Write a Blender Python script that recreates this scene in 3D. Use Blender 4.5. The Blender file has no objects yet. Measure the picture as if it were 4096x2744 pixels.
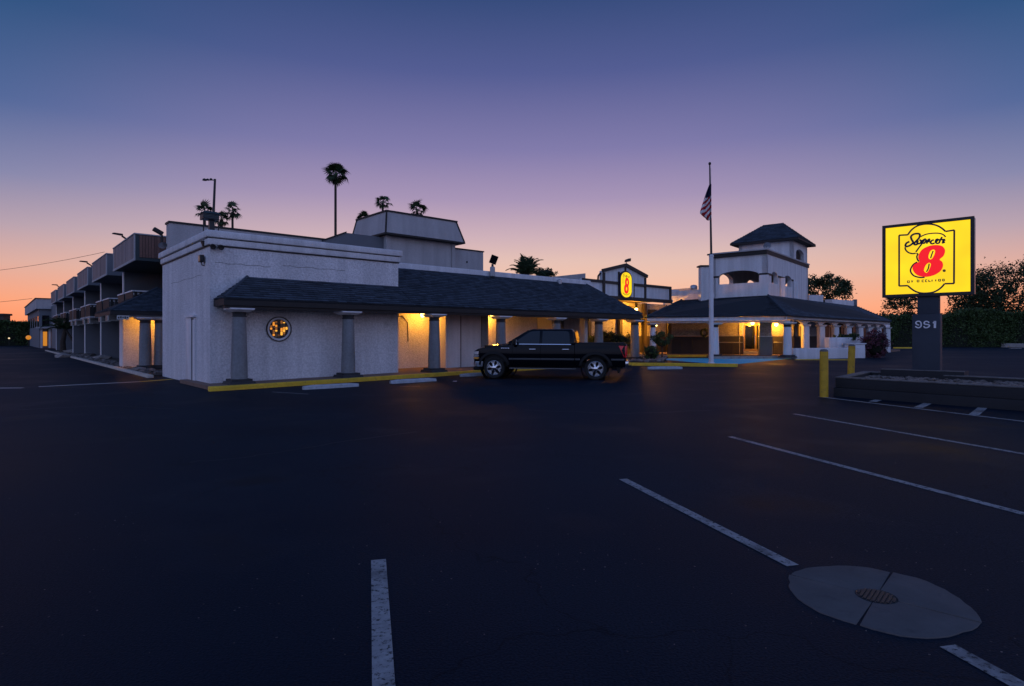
import bpy, bmesh, math, random
from math import pi, sin, cos, tan, atan2, sqrt, hypot, radians
from mathutils import Vector, Matrix
random.seed(11)
sc = bpy.context.scene
col = sc.collection

# ------------------------------------------------------------------ camera
F, CX, HY, HC = 2361.0, 2048.0, 1346.0, 1.62      # focal length / horizon in photo pixels, eye height in metres
cd = bpy.data.cameras.new("camera"); cam = bpy.data.objects.new("camera", cd); col.objects.link(cam)
cd.sensor_width = 36; cd.lens = 36 * F / 4096; cd.shift_y = -26 / 4096
cd.clip_start = 0.1; cd.clip_end = 6000
cam.location = (0, 0, HC); cam.rotation_euler = (radians(90), 0, 0)
sc.camera = cam

# ------------------------------------------------------------------ sky (dusk, sun already down ahead of the camera)
def lin(c):
    return tuple(((v / 255) / 12.92 if v / 255 <= .04045 else ((v / 255 + .055) / 1.055) ** 2.4) for v in c) + (1.0,)
w = bpy.data.worlds.new("World"); sc.world = w; w.use_nodes = True
nt = w.node_tree; nt.nodes.clear()
def wn(t, **k):
    n = nt.nodes.new(t)
    for a, b in k.items(): setattr(n, a, b)
    return n
tc = wn('ShaderNodeTexCoord'); nrm = wn('ShaderNodeVectorMath', operation='NORMALIZE')
nt.links.new(tc.outputs['Generated'], nrm.inputs[0])
sep = wn('ShaderNodeSeparateXYZ'); nt.links.new(nrm.outputs[0], sep.inputs[0])
el = wn('ShaderNodeMath', operation='ARCSINE'); nt.links.new(sep.outputs[2], el.inputs[0])
eln = wn('ShaderNodeMath', operation='DIVIDE'); nt.links.new(el.outputs[0], eln.inputs[0]); eln.inputs[1].default_value = pi / 2
flat = wn('ShaderNodeVectorMath', operation='MULTIPLY'); nt.links.new(nrm.outputs[0], flat.inputs[0]); flat.inputs[1].default_value = (1, 1, 0)
flatn = wn('ShaderNodeVectorMath', operation='NORMALIZE'); nt.links.new(flat.outputs[0], flatn.inputs[0])
dt = wn('ShaderNodeVectorMath', operation='DOT_PRODUCT'); nt.links.new(flatn.outputs[0], dt.inputs[0]); dt.inputs[1].default_value = (0, 1, 0)
def ramp(stops):
    r = wn('ShaderNodeValToRGB'); e = r.color_ramp.elements
    while len(e) > 1: e.remove(e[-1])
    e[0].position = stops[0][0] / 90; e[0].color = lin(stops[0][1])
    for d, c in stops[1:]:
        q = e.new(d / 90); q.color = lin(c)
    nt.links.new(eln.outputs[0], r.inputs[0]); return r
front = ramp([(0, (246, 154, 108)), (3, (234, 170, 138)), (5.5, (223, 180, 160)), (7.2, (213, 179, 168)), (9.5, (192, 164, 172)),
              (13, (156, 138, 169)), (17.5, (120, 114, 158)), (24, (78, 86, 136)), (30, (49, 69, 114)), (45, (38, 60, 106)), (90, (34, 56, 102))])
side = ramp([(0, (250, 130, 78)), (2.7, (234, 152, 114)), (5.5, (206, 160, 148)), (8.3, (168, 148, 161)), (12, (121, 124, 158)),
             (17, (73, 95, 141)), (24, (39, 76, 118)), (30, (32, 66, 108)), (45, (30, 61, 105)), (90, (34, 56, 102))])
back = ramp([(0, (128, 134, 166)), (5, (154, 158, 198)), (12, (158, 170, 216)), (25, (132, 154, 210)), (45, (88, 116, 180)), (90, (34, 56, 102))])
def smooth(lo, hi):
    m = wn('ShaderNodeMapRange', interpolation_type='SMOOTHSTEP'); nt.links.new(dt.outputs['Value'], m.inputs[0])
    m.inputs[1].default_value = lo; m.inputs[2].default_value = hi; return m
def mixc(f, a, b):
    m = wn('ShaderNodeMix', data_type='RGBA'); nt.links.new(f, m.inputs[0]); nt.links.new(a, m.inputs[6]); nt.links.new(b, m.inputs[7]); return m.outputs[2]
c1 = mixc(smooth(.70, 1.02).outputs[0], side.outputs[0], front.outputs[0])
c2 = mixc(smooth(-.7, .74).outputs[0], back.outputs[0], c1)
bg = wn('ShaderNodeBackground'); nt.links.new(c2, bg.inputs[0]); bg.inputs[1].default_value = 1.0
wo = wn('ShaderNodeOutputWorld'); nt.links.new(bg.outputs[0], wo.inputs[0])

sc.view_settings.view_transform = 'Standard'; sc.view_settings.look = 'None'
sc.view_settings.exposure = 0.26; sc.view_settings.gamma = 1; sc.view_settings.use_curve_mapping = False
sc.render.engine = 'CYCLES'
sc.cycles.use_denoising = True
sc.cycles.max_bounces = 6

# ------------------------------------------------------------------ places
ANG = atan2(.6622, .7494)                     # heading of the motel's long front
U = (cos(ANG), sin(ANG)); V = (-sin(ANG), cos(ANG))
_d = HC * F / (1549 - HY)
C = ((840 - CX) / F * _d, _d)                 # front corner of the corner block
RAMP = .011
def tcoord(x, y): return (x - C[0]) * U[0] + (y - C[1]) * U[1]
def gz(x, y): return RAMP * min(max(tcoord(x, y), 0), 22)       # the lot climbs gently towards the lobby
def G(px, py, dz=0.0):
    a = (px - CX) / F; b = (HY - py) / F; d = 20.0
    for _ in range(60): d = (HC - gz(a * d, d) - dz) / -b
    return Vector((a * d, d, gz(a * d, d) + dz))
def P(px, py, d): return Vector(((px - CX) / F * d, d, HC + (HY - py) / F * d))
FA = Matrix.Translation((C[0], C[1], 0)) @ Matrix.Rotation(ANG, 4, 'Z')
def W(t, s, z=0): return FA @ Vector((t, s, z))
def ta(px, s):                                # t of the point of line s=const seen at column px
    k = (px - CX) / F; x0, y0 = C[0] + s * V[0], C[1] + s * V[1]
    return (k * y0 - x0) / (U[0] - k * U[1])
def sa(px, t):
    k = (px - CX) / F; x0, y0 = C[0] + t * U[0], C[1] + t * U[1]
    return (k * y0 - x0) / (V[0] - k * V[1])
def za(t, s, py): return HC + (HY - py) / F * W(t, s).y
def ga(t, s): p = W(t, s); return gz(p.x, p.y)

# ------------------------------------------------------------------ materials
def new_mat(name):
    m = bpy.data.materials.new(name); m.use_nodes = True
    return m, m.node_tree, m.node_tree.nodes['Principled BSDF']
def mat(name, c, rough=.7, metal=0, var=None, bump=None, spec=.5, coat=0, dirt=None, obj_var=0, speck=None, trans=0, isl=0, fine=None, streak=None):
    """c linear colour; var=(scale, amount) blotches; bump=(scale, strength); dirt=(colour, scale, lo, hi) wear with its own shape"""
    m, n, b = new_mat(name); L = n.links; N = n.nodes
    geo = N.new('ShaderNodeNewGeometry')
    b.inputs['Base Color'].default_value = (*c, 1); b.inputs['Roughness'].default_value = rough
    b.inputs['Metallic'].default_value = metal; b.inputs['Specular IOR Level'].default_value = spec
    b.inputs['Coat Weight'].default_value = coat; b.inputs['Coat Roughness'].default_value = .06
    if trans: b.inputs['Transmission Weight'].default_value = trans
    cur = None
    rgb = N.new('ShaderNodeRGB'); rgb.outputs[0].default_value = (*c, 1); cur = rgb.outputs[0]
    if var:
        t = N.new('ShaderNodeTexNoise'); t.inputs['Scale'].default_value = var[0]; t.inputs['Detail'].default_value = 6; t.inputs['Roughness'].default_value = .65
        L.new(geo.outputs['Position'], t.inputs['Vector'])
        mr = N.new('ShaderNodeMapRange'); L.new(t.outputs['Fac'], mr.inputs[0]); mr.inputs[1].default_value = .25; mr.inputs[2].default_value = .75
        mr.inputs[3].default_value = 1 - var[1]; mr.inputs[4].default_value = 1 + var[1]
        x = N.new('ShaderNodeVectorMath'); x.operation = 'SCALE'; L.new(cur, x.inputs[0]); L.new(mr.outputs[0], x.inputs['Scale']); cur = x.outputs[0]
    if obj_var:
        oi = N.new('ShaderNodeObjectInfo'); mr = N.new('ShaderNodeMapRange'); L.new(oi.outputs['Random'], mr.inputs[0])
        mr.inputs[3].default_value = 1 - obj_var; mr.inputs[4].default_value = 1 + obj_var
        x = N.new('ShaderNodeVectorMath'); x.operation = 'SCALE'; L.new(cur, x.inputs[0]); L.new(mr.outputs[0], x.inputs['Scale']); cur = x.outputs[0]
    for fs_ in ([(fine[0], fine[0], fine[0], fine[1])] if fine else []) + ([(streak[0], streak[0], streak[0] * .08, streak[1])] if streak else []):
        mp = N.new('ShaderNodeMapping'); mp.inputs['Scale'].default_value = fs_[:3]; L.new(geo.outputs['Position'], mp.inputs['Vector'])
        t = N.new('ShaderNodeTexNoise'); t.inputs['Scale'].default_value = 1; t.inputs['Detail'].default_value = 4; L.new(mp.outputs[0], t.inputs['Vector'])
        mr = N.new('ShaderNodeMapRange'); L.new(t.outputs['Fac'], mr.inputs[0]); mr.inputs[1].default_value = .35; mr.inputs[2].default_value = .65; mr.inputs[3].default_value = 1 - fs_[3]; mr.inputs[4].default_value = 1 + fs_[3] * .5
        x = N.new('ShaderNodeVectorMath'); x.operation = 'SCALE'; L.new(cur, x.inputs[0]); L.new(mr.outputs[0], x.inputs['Scale']); cur = x.outputs[0]
    if isl:
        mr = N.new('ShaderNodeMapRange'); L.new(geo.outputs['Random Per Island'], mr.inputs[0]); mr.inputs[3].default_value = 1 - isl; mr.inputs[4].default_value = 1 + isl
        x = N.new('ShaderNodeVectorMath'); x.operation = 'SCALE'; L.new(cur, x.inputs[0]); L.new(mr.outputs[0], x.inputs['Scale']); cur = x.outputs[0]
    for dd in ([dirt] if dirt and not isinstance(dirt, list) else (dirt or [])):
        t = N.new('ShaderNodeTexNoise'); t.inputs['Scale'].default_value = dd[1]; t.inputs['Detail'].default_value = 9; t.inputs['Roughness'].default_value = .7
        L.new(geo.outputs['Position'], t.inputs['Vector'])
        mr = N.new('ShaderNodeMapRange'); L.new(t.outputs['Fac'], mr.inputs[0]); mr.inputs[1].default_value = dd[2]; mr.inputs[2].default_value = dd[3]
        x = N.new('ShaderNodeMix'); x.data_type = 'RGBA'; L.new(mr.outputs[0], x.inputs[0]); L.new(cur, x.inputs[6]); x.inputs[7].default_value = (*dd[0], 1); cur = x.outputs[2]
    if speck:
        t = N.new('ShaderNodeTexVoronoi'); t.inputs['Scale'].default_value = speck[1]; L.new(geo.outputs['Position'], t.inputs['Vector'])
        mr = N.new('ShaderNodeMapRange'); L.new(t.outputs['Distance'], mr.inputs[0]); mr.inputs[1].default_value = speck[2]; mr.inputs[2].default_value = speck[2] * .6
        x = N.new('ShaderNodeMix'); x.data_type = 'RGBA'; L.new(mr.outputs[0], x.inputs[0]); L.new(cur, x.inputs[6]); x.inputs[7].default_value = (*speck[0], 1); cur = x.outputs[2]
    L.new(cur, b.inputs['Base Color'])
    if bump:
        t = N.new('ShaderNodeTexNoise'); t.inputs['Scale'].default_value = bump[0]; t.inputs['Detail'].default_value = 4
        L.new(geo.outputs['Position'], t.inputs['Vector'])
        bp = N.new('ShaderNodeBump'); bp.inputs['Strength'].default_value = bump[1]; bp.inputs['Distance'].default_value = bump[2] if len(bump) > 2 else .02
        L.new(t.outputs['Fac'], bp.inputs['Height']); L.new(bp.outputs[0], b.inputs['Normal'])
    return m
def emat(name, c, s=1.0, base=(.02, .02, .02)):
    m, n, b = new_mat(name); b.inputs['Base Color'].default_value = (*base, 1); b.inputs['Roughness'].default_value = .35
    b.inputs['Emission Color'].default_value = (*c, 1); b.inputs['Emission Strength'].default_value = s; return m
def brick_mat(name, c1, c2, mortar, bw=.24, bh=.085):
    m, n, b = new_mat(name); L = n.links; N = n.nodes
    uv = N.new('ShaderNodeTexCoord'); t = N.new('ShaderNodeTexBrick')
    t.inputs['Color1'].default_value = (*c1, 1); t.inputs['Color2'].default_value = (*c2, 1); t.inputs['Mortar'].default_value = (*mortar, 1)
    t.inputs['Scale'].default_value = 1; t.inputs['Brick Width'].default_value = bw; t.inputs['Row Height'].default_value = bh
    t.inputs['Mortar Size'].default_value = .008; t.inputs['Bias'].default_value = 0
    L.new(uv.outputs['UV'], t.inputs['Vector'])
    g = N.new('ShaderNodeNewGeometry'); ns = N.new('ShaderNodeTexNoise'); ns.inputs['Scale'].default_value = 9; ns.inputs['Detail'].default_value = 6; L.new(g.outputs['Position'], ns.inputs['Vector'])
    mr = N.new('ShaderNodeMapRange'); L.new(ns.outputs['Fac'], mr.inputs[0]); mr.inputs[1].default_value = .3; mr.inputs[2].default_value = .7; mr.inputs[3].default_value = .7; mr.inputs[4].default_value = 1.25
    x = N.new('ShaderNodeVectorMath'); x.operation = 'SCALE'; L.new(t.outputs['Color'], x.inputs[0]); L.new(mr.outputs[0], x.inputs['Scale'])
    L.new(x.outputs[0], b.inputs['Base Color']); b.inputs['Roughness'].default_value = .85
    bp = N.new('ShaderNodeBump'); bp.inputs['Strength'].default_value = .8; bp.inputs['Distance'].default_value = .012; bp.invert = True
    L.new(t.outputs['Fac'], bp.inputs['Height']); L.new(bp.outputs[0], b.inputs['Normal'])
    return m
X = {}
X['stucco'] = mat('white_stucco', (.80, .78, .79), .9, fine=(17, .17), streak=(2.2, .10), var=(.5, .10), bump=(22, 1.0, .035), dirt=((.36, .34, .33), 1.1, .62, .85))  # fine mottling puts shading of the stucco grain into the colour
X['stucco_s'] = mat('smooth_white_stucco', (.76, .75, .76), .85, fine=(26, .10), streak=(2.6, .13), var=(.6, .08), bump=(60, .35, .01), dirt=((.4, .38, .37), 1.3, .64, .86))
X['white'] = mat('white_trim', (.78, .78, .80), .6, streak=(4, .12), var=(2, .08), bump=(30, .15, .01))
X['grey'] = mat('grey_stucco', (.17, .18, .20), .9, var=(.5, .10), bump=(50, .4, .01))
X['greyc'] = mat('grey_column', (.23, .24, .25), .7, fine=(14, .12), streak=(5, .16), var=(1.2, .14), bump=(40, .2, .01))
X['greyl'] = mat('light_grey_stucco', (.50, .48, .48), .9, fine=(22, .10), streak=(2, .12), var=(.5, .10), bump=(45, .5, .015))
X['dark'] = mat('dark_trim', (.022, .020, .020), .7, var=(3, .2))
X['brown'] = mat('brown_trim', (.055, .040, .034), .7, var=(4, .2))
X['base'] = mat('dark_plinth', (.035, .036, .04), .8, var=(6, .3), bump=(30, .4, .02))
X['shingle'] = mat('slate_shingle', (.050, .066, .086), .85, var=(5, .3), obj_var=.34, bump=(90, .5, .01), spec=.3)
X['shingle_m'] = mat('slate_shingle_mass', (.050, .066, .086), .85, var=(5, .3), isl=.34, bump=(70, .6, .01), spec=.3)
X['deck'] = mat('roof_felt', (.02, .024, .03), .9)
X['ribbrown'] = mat('brown_ribbed_board', (.19, .095, .07), .7, obj_var=.25, var=(8, .2))
X['ribgrey'] = mat('grey_ribbed_board', (.23, .21, .22), .7, obj_var=.18, var=(8, .15))
X['teal'] = mat('dark_teal_frame', (.035, .055, .06), .6)
X['glassdim'] = mat('shaded_glass', (.010, .010, .012), .3, spec=.12)
X['glass'] = mat('dark_glass', (.006, .007, .009), .05, spec=.6)
X['steel'] = mat('dark_steel', (.04, .042, .046), .5, metal=.6)
X['alu'] = mat('grey_aluminium', (.45, .47, .5), .4, metal=.8, var=(10, .1))
X['chrome'] = mat('chrome', (.75, .77, .8), .12, metal=1)
X['paint'] = mat('black_car_paint', (.002, .003, .006), .05, coat=0, spec=.2)
X['carglass'] = mat('tinted_car_glass', (.002, .007, .012), .04, spec=.45, coat=.1)
X['plastic'] = mat('black_plastic', (.008, .008, .009), .6, spec=.3)
X['rubber'] = mat('tyre_rubber', (.012, .012, .012), .85, bump=(60, .3, .01))
X['yellow'] = mat('yellow_paint', (.60, .36, .02), .6, var=(7, .2), dirt=((.22, .15, .05), 6, .55, .75), bump=(40, .3, .01))
X['yellowk'] = mat('worn_yellow_kerb_paint', (.80, .52, .04), .8, var=(4, .2), dirt=((.20, .15, .07), 9, .56, .78), bump=(35, .6, .02))
X['conc'] = mat('concrete', (.33, .31, .29), .9, var=(3, .25), dirt=((.12, .11, .1), 5, .55, .8), bump=(30, .5, .02))
X['concd'] = mat('weathered_concrete_slab', (.12, .115, .115), .95, spec=.15, var=(2.5, .2), dirt=((.06, .06, .065), 7, .56, .85), bump=(45, .35, .01))
X['walk'] = mat('brown_walkway', (.20, .13, .10), .9, var=(3, .25), bump=(30, .3, .01))
X['stop'] = mat('pale_blue_grey_concrete', (.42, .46, .50), .9, var=(5, .25), dirt=((.16, .16, .17), 8, .56, .75), bump=(25, .7, .02))
X['line'] = mat('worn_white_paint', (.34, .335, .33), .9, spec=.15, var=(12, .25), dirt=[((.03, .03, .032), 26, .53, .62), ((.05, .05, .052), 1.4, .52, .72)])
X['linew'] = mat('brighter_white_paint', (.62, .60, .56), .9, spec=.15, var=(3, .2), dirt=((.1, .1, .1), 9, .56, .72))  # brighter white than the paint of the other lines
X['kerbl'] = mat('pale_kerb_concrete', (.55, .49, .42), .9, var=(3, .25), dirt=((.16, .14, .12), 6, .56, .76), bump=(20, .7, .03))
X['blue'] = mat('worn_blue_paint', (.03, .50, .74), .9, spec=.1, var=(6, .25), dirt=((.03, .10, .15), 8, .60, .76))
X['soil'] = mat('dark_soil', (.05, .04, .032), .95, var=(5, .4), bump=(12, 1, .05))
X['rock'] = mat('rock', (.19, .165, .15), .9, var=(6, .4), isl=.55, obj_var=.3, bump=(14, .6, .03))
X['leaf'] = mat('leaf_green', (.05, .085, .025), .6, isl=.5, var=(1.4, .45), spec=.3)
X['leafd'] = mat('dark_leaf_green', (.032, .055, .020), .6, isl=.5, var=(1.2, .5), spec=.3)
X['leafr'] = mat('magenta_bract', (.11, .035, .055), .7, var=(5, .5), isl=.7)
X['bark'] = mat('bark', (.06, .045, .035), .95, var=(6, .4), bump=(20, .8, .03))
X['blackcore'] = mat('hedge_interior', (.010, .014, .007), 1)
X['planter'] = mat('charcoal_planter_stucco', (.022, .023, .026), .85, var=(2, .2), bump=(40, .4, .01))
X['signpost'] = mat('charcoal_sign_cladding', (.034, .044, .062), .7, var=(2, .15), bump=(50, .2, .01))
X['coping'] = mat('worn_coping', (.16, .155, .15), .9, var=(4, .35), dirt=((.05, .05, .05), 8, .5, .7))
X['frame'] = mat('black_sign_frame', (.012, .012, .014), .45)
X['framel'] = mat('sign_frame_edge', (.12, .14, .17), .4, metal=.3)
X['brick'] = brick_mat('painted_brick', (.46, .40, .34), (.38, .33, .28), (.22, .19, .16))
X['brickw'] = brick_mat('pale_brick', (.50, .47, .45), (.36, .34, .33), (.20, .19, .18))
X['wains'] = mat('dark_wainscot', (.045, .038, .038), .8, var=(3, .15))
X['bronze'] = mat('bronze_door_frame', (.30, .19, .08), .45, metal=.5)
X['cloth_w'] = mat('off_white_plastic', (.6, .6, .58), .5)
X['red'] = mat('red_lens', (.95, .02, .03), .25, coat=.3)
X['amber'] = mat('amber_lens', (.8, .35, .06), .15, coat=1)
X['lens'] = mat('clear_lens', (.7, .7, .7), .1, metal=.6, coat=1)
X['brightm'] = mat('satin_chrome', (.62, .66, .72), .3, metal=.7)
X['rim'] = mat('silver_alloy', (.55, .58, .62), .25, metal=.9)
X['sy'] = emat('lit_yellow_face', (1.0, .66, .0), .92)
def lightbox(m, scale=1.3, lo=.86, hi=1.06):
    n = m.node_tree; g = n.nodes.new('ShaderNodeNewGeometry'); t = n.nodes.new('ShaderNodeTexNoise'); t.inputs['Scale'].default_value = scale; t.inputs['Detail'].default_value = 1; n.links.new(g.outputs['Position'], t.inputs['Vector'])
    r = n.nodes.new('ShaderNodeMapRange'); n.links.new(t.outputs['Fac'], r.inputs[0]); r.inputs[1].default_value = .3; r.inputs[2].default_value = .7; r.inputs[3].default_value = lo; r.inputs[4].default_value = hi
    n.links.new(r.outputs[0], n.nodes['Principled BSDF'].inputs['Emission Strength'])
lightbox(X['sy'])
X['sr'] = emat('lit_red_face', (.80, .004, .006), .95)
X['sn'] = mat('navy_vinyl', (.010, .008, .05), .5)
X['pane_lit'] = emat('lit_amber_pane', (1.0, .34, .03), .75)
X['pane_lit2'] = emat('lit_gold_pane', (1.0, .46, .05), .95)
X['pane_dim'] = emat('dim_amber_pane', (.35, .12, .02), .5)
X['pane_tan'] = mat('tan_pane', (.26, .15, .06), .3)
X['pane_dark'] = mat('dark_blue_pane', (.010, .014, .03), .2)
X['bulb'] = emat('lamp_bulb', (1.0, .60, .16), 14)
X['winlit'] = emat('lit_orange_window', (1.0, .36, .03), .5)
X['numeral'] = mat('white_numeral', (.88, .88, .9), .5)

# asphalt: dark seal coat, dull patches, fine aggregate
def asphalt():
    m, n, b = new_mat('asphalt'); L = n.links; N = n.nodes
    g = N.new('ShaderNodeNewGeometry')
    mp = N.new('ShaderNodeMapping'); mp.inputs['Scale'].default_value = (.10, .22, 1); L.new(g.outputs['Position'], mp.inputs['Vector'])
    a = N.new('ShaderNodeTexNoise'); a.inputs['Scale'].default_value = 1; a.inputs['Detail'].default_value = 5; L.new(mp.outputs[0], a.inputs['Vector'])
    r = N.new('ShaderNodeValToRGB'); L.new(a.outputs['Fac'], r.inputs[0]); e = r.color_ramp.elements
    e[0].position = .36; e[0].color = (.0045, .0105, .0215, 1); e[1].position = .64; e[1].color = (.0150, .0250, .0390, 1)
    f = N.new('ShaderNodeTexNoise'); f.inputs['Scale'].default_value = 70; f.inputs['Detail'].default_value = 3; L.new(g.outputs['Position'], f.inputs['Vector'])
    mr = N.new('ShaderNodeMapRange'); L.new(f.outputs['Fac'], mr.inputs[0]); mr.inputs[1].default_value = .3; mr.inputs[2].default_value = .7; mr.inputs[3].default_value = .6; mr.inputs[4].default_value = 1.4
    x = N.new('ShaderNodeVectorMath'); x.operation = 'SCALE'; L.new(r.outputs[0], x.inputs[0]); L.new(mr.outputs[0], x.inputs['Scale'])
    v = N.new('ShaderNodeTexVoronoi'); v.inputs['Scale'].default_value = 9; L.new(g.outputs['Position'], v.inputs['Vector'])
    vr = N.new('ShaderNodeMapRange'); L.new(v.outputs['Distance'], vr.inputs[0]); vr.inputs[1].default_value = .07; vr.inputs[2].default_value = .045
    pn = N.new('ShaderNodeTexNoise'); pn.inputs['Scale'].default_value = 1.3; L.new(g.outputs['Position'], pn.inputs['Vector'])
    pr = N.new('ShaderNodeMapRange'); L.new(pn.outputs['Fac'], pr.inputs[0]); pr.inputs[1].default_value = .5; pr.inputs[2].default_value = .66
    mu = N.new('ShaderNodeMath'); mu.operation = 'MULTIPLY'; L.new(vr.outputs[0], mu.inputs[0]); L.new(pr.outputs[0], mu.inputs[1])
    mx = N.new('ShaderNodeMix'); mx.data_type = 'RGBA'; L.new(mu.outputs[0], mx.inputs[0]); L.new(x.outputs[0], mx.inputs[6]); mx.inputs[7].default_value = (.07, .07, .07, 1)
    wv = N.new('ShaderNodeTexNoise'); wv.inputs['Scale'].default_value = .8; wv.inputs['Detail'].default_value = 4; L.new(g.outputs['Position'], wv.inputs['Vector'])
    ad = N.new('ShaderNodeMix'); ad.data_type = 'RGBA'; ad.blend_type = 'LINEAR_LIGHT'; ad.inputs[0].default_value = .9; L.new(g.outputs['Position'], ad.inputs[6]); L.new(wv.outputs['Color'], ad.inputs[7])
    ck = N.new('ShaderNodeTexVoronoi'); ck.feature = 'DISTANCE_TO_EDGE'; ck.inputs['Scale'].default_value = .22; L.new(ad.outputs[2], ck.inputs['Vector'])
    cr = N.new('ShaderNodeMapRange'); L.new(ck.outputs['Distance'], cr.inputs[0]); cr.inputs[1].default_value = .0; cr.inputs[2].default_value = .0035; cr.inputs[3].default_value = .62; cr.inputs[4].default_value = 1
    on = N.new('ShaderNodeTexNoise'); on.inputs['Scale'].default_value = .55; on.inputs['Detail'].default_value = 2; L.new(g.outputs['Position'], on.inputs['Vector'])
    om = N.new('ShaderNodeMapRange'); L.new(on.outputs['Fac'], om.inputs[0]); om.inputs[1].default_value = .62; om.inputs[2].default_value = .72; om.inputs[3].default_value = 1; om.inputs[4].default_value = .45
    m1 = N.new('ShaderNodeMath'); m1.operation = 'MULTIPLY'; L.new(cr.outputs[0], m1.inputs[0]); L.new(om.outputs[0], m1.inputs[1])
    sc_ = N.new('ShaderNodeVectorMath'); sc_.operation = 'SCALE'; L.new(mx.outputs[2], sc_.inputs[0]); L.new(m1.outputs[0], sc_.inputs['Scale'])
    L.new(sc_.outputs[0], b.inputs['Base Color'])
    rr = N.new('ShaderNodeMapRange'); L.new(a.outputs['Fac'], rr.inputs[0]); rr.inputs[1].default_value = .3; rr.inputs[2].default_value = .7; rr.inputs[3].default_value = .55; rr.inputs[4].default_value = .75
    sb = N.new('ShaderNodeMapRange'); L.new(on.outputs['Fac'], sb.inputs[0]); sb.inputs[1].default_value = .55; sb.inputs[2].default_value = .70; sb.inputs[3].default_value = 0; sb.inputs[4].default_value = .09
    su_ = N.new('ShaderNodeMath'); su_.operation = 'SUBTRACT'; L.new(rr.outputs[0], su_.inputs[0]); L.new(sb.outputs[0], su_.inputs[1])
    L.new(su_.outputs[0], b.inputs['Roughness']); b.inputs['Specular IOR Level'].default_value = .06
    bp = N.new('ShaderNodeBump'); bp.inputs['Strength'].default_value = .5; bp.inputs['Distance'].default_value = .01; L.new(f.outputs['Fac'], bp.inputs['Height']); L.new(bp.outputs[0], b.inputs['Normal'])
    return m
X['asphalt'] = asphalt()

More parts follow.
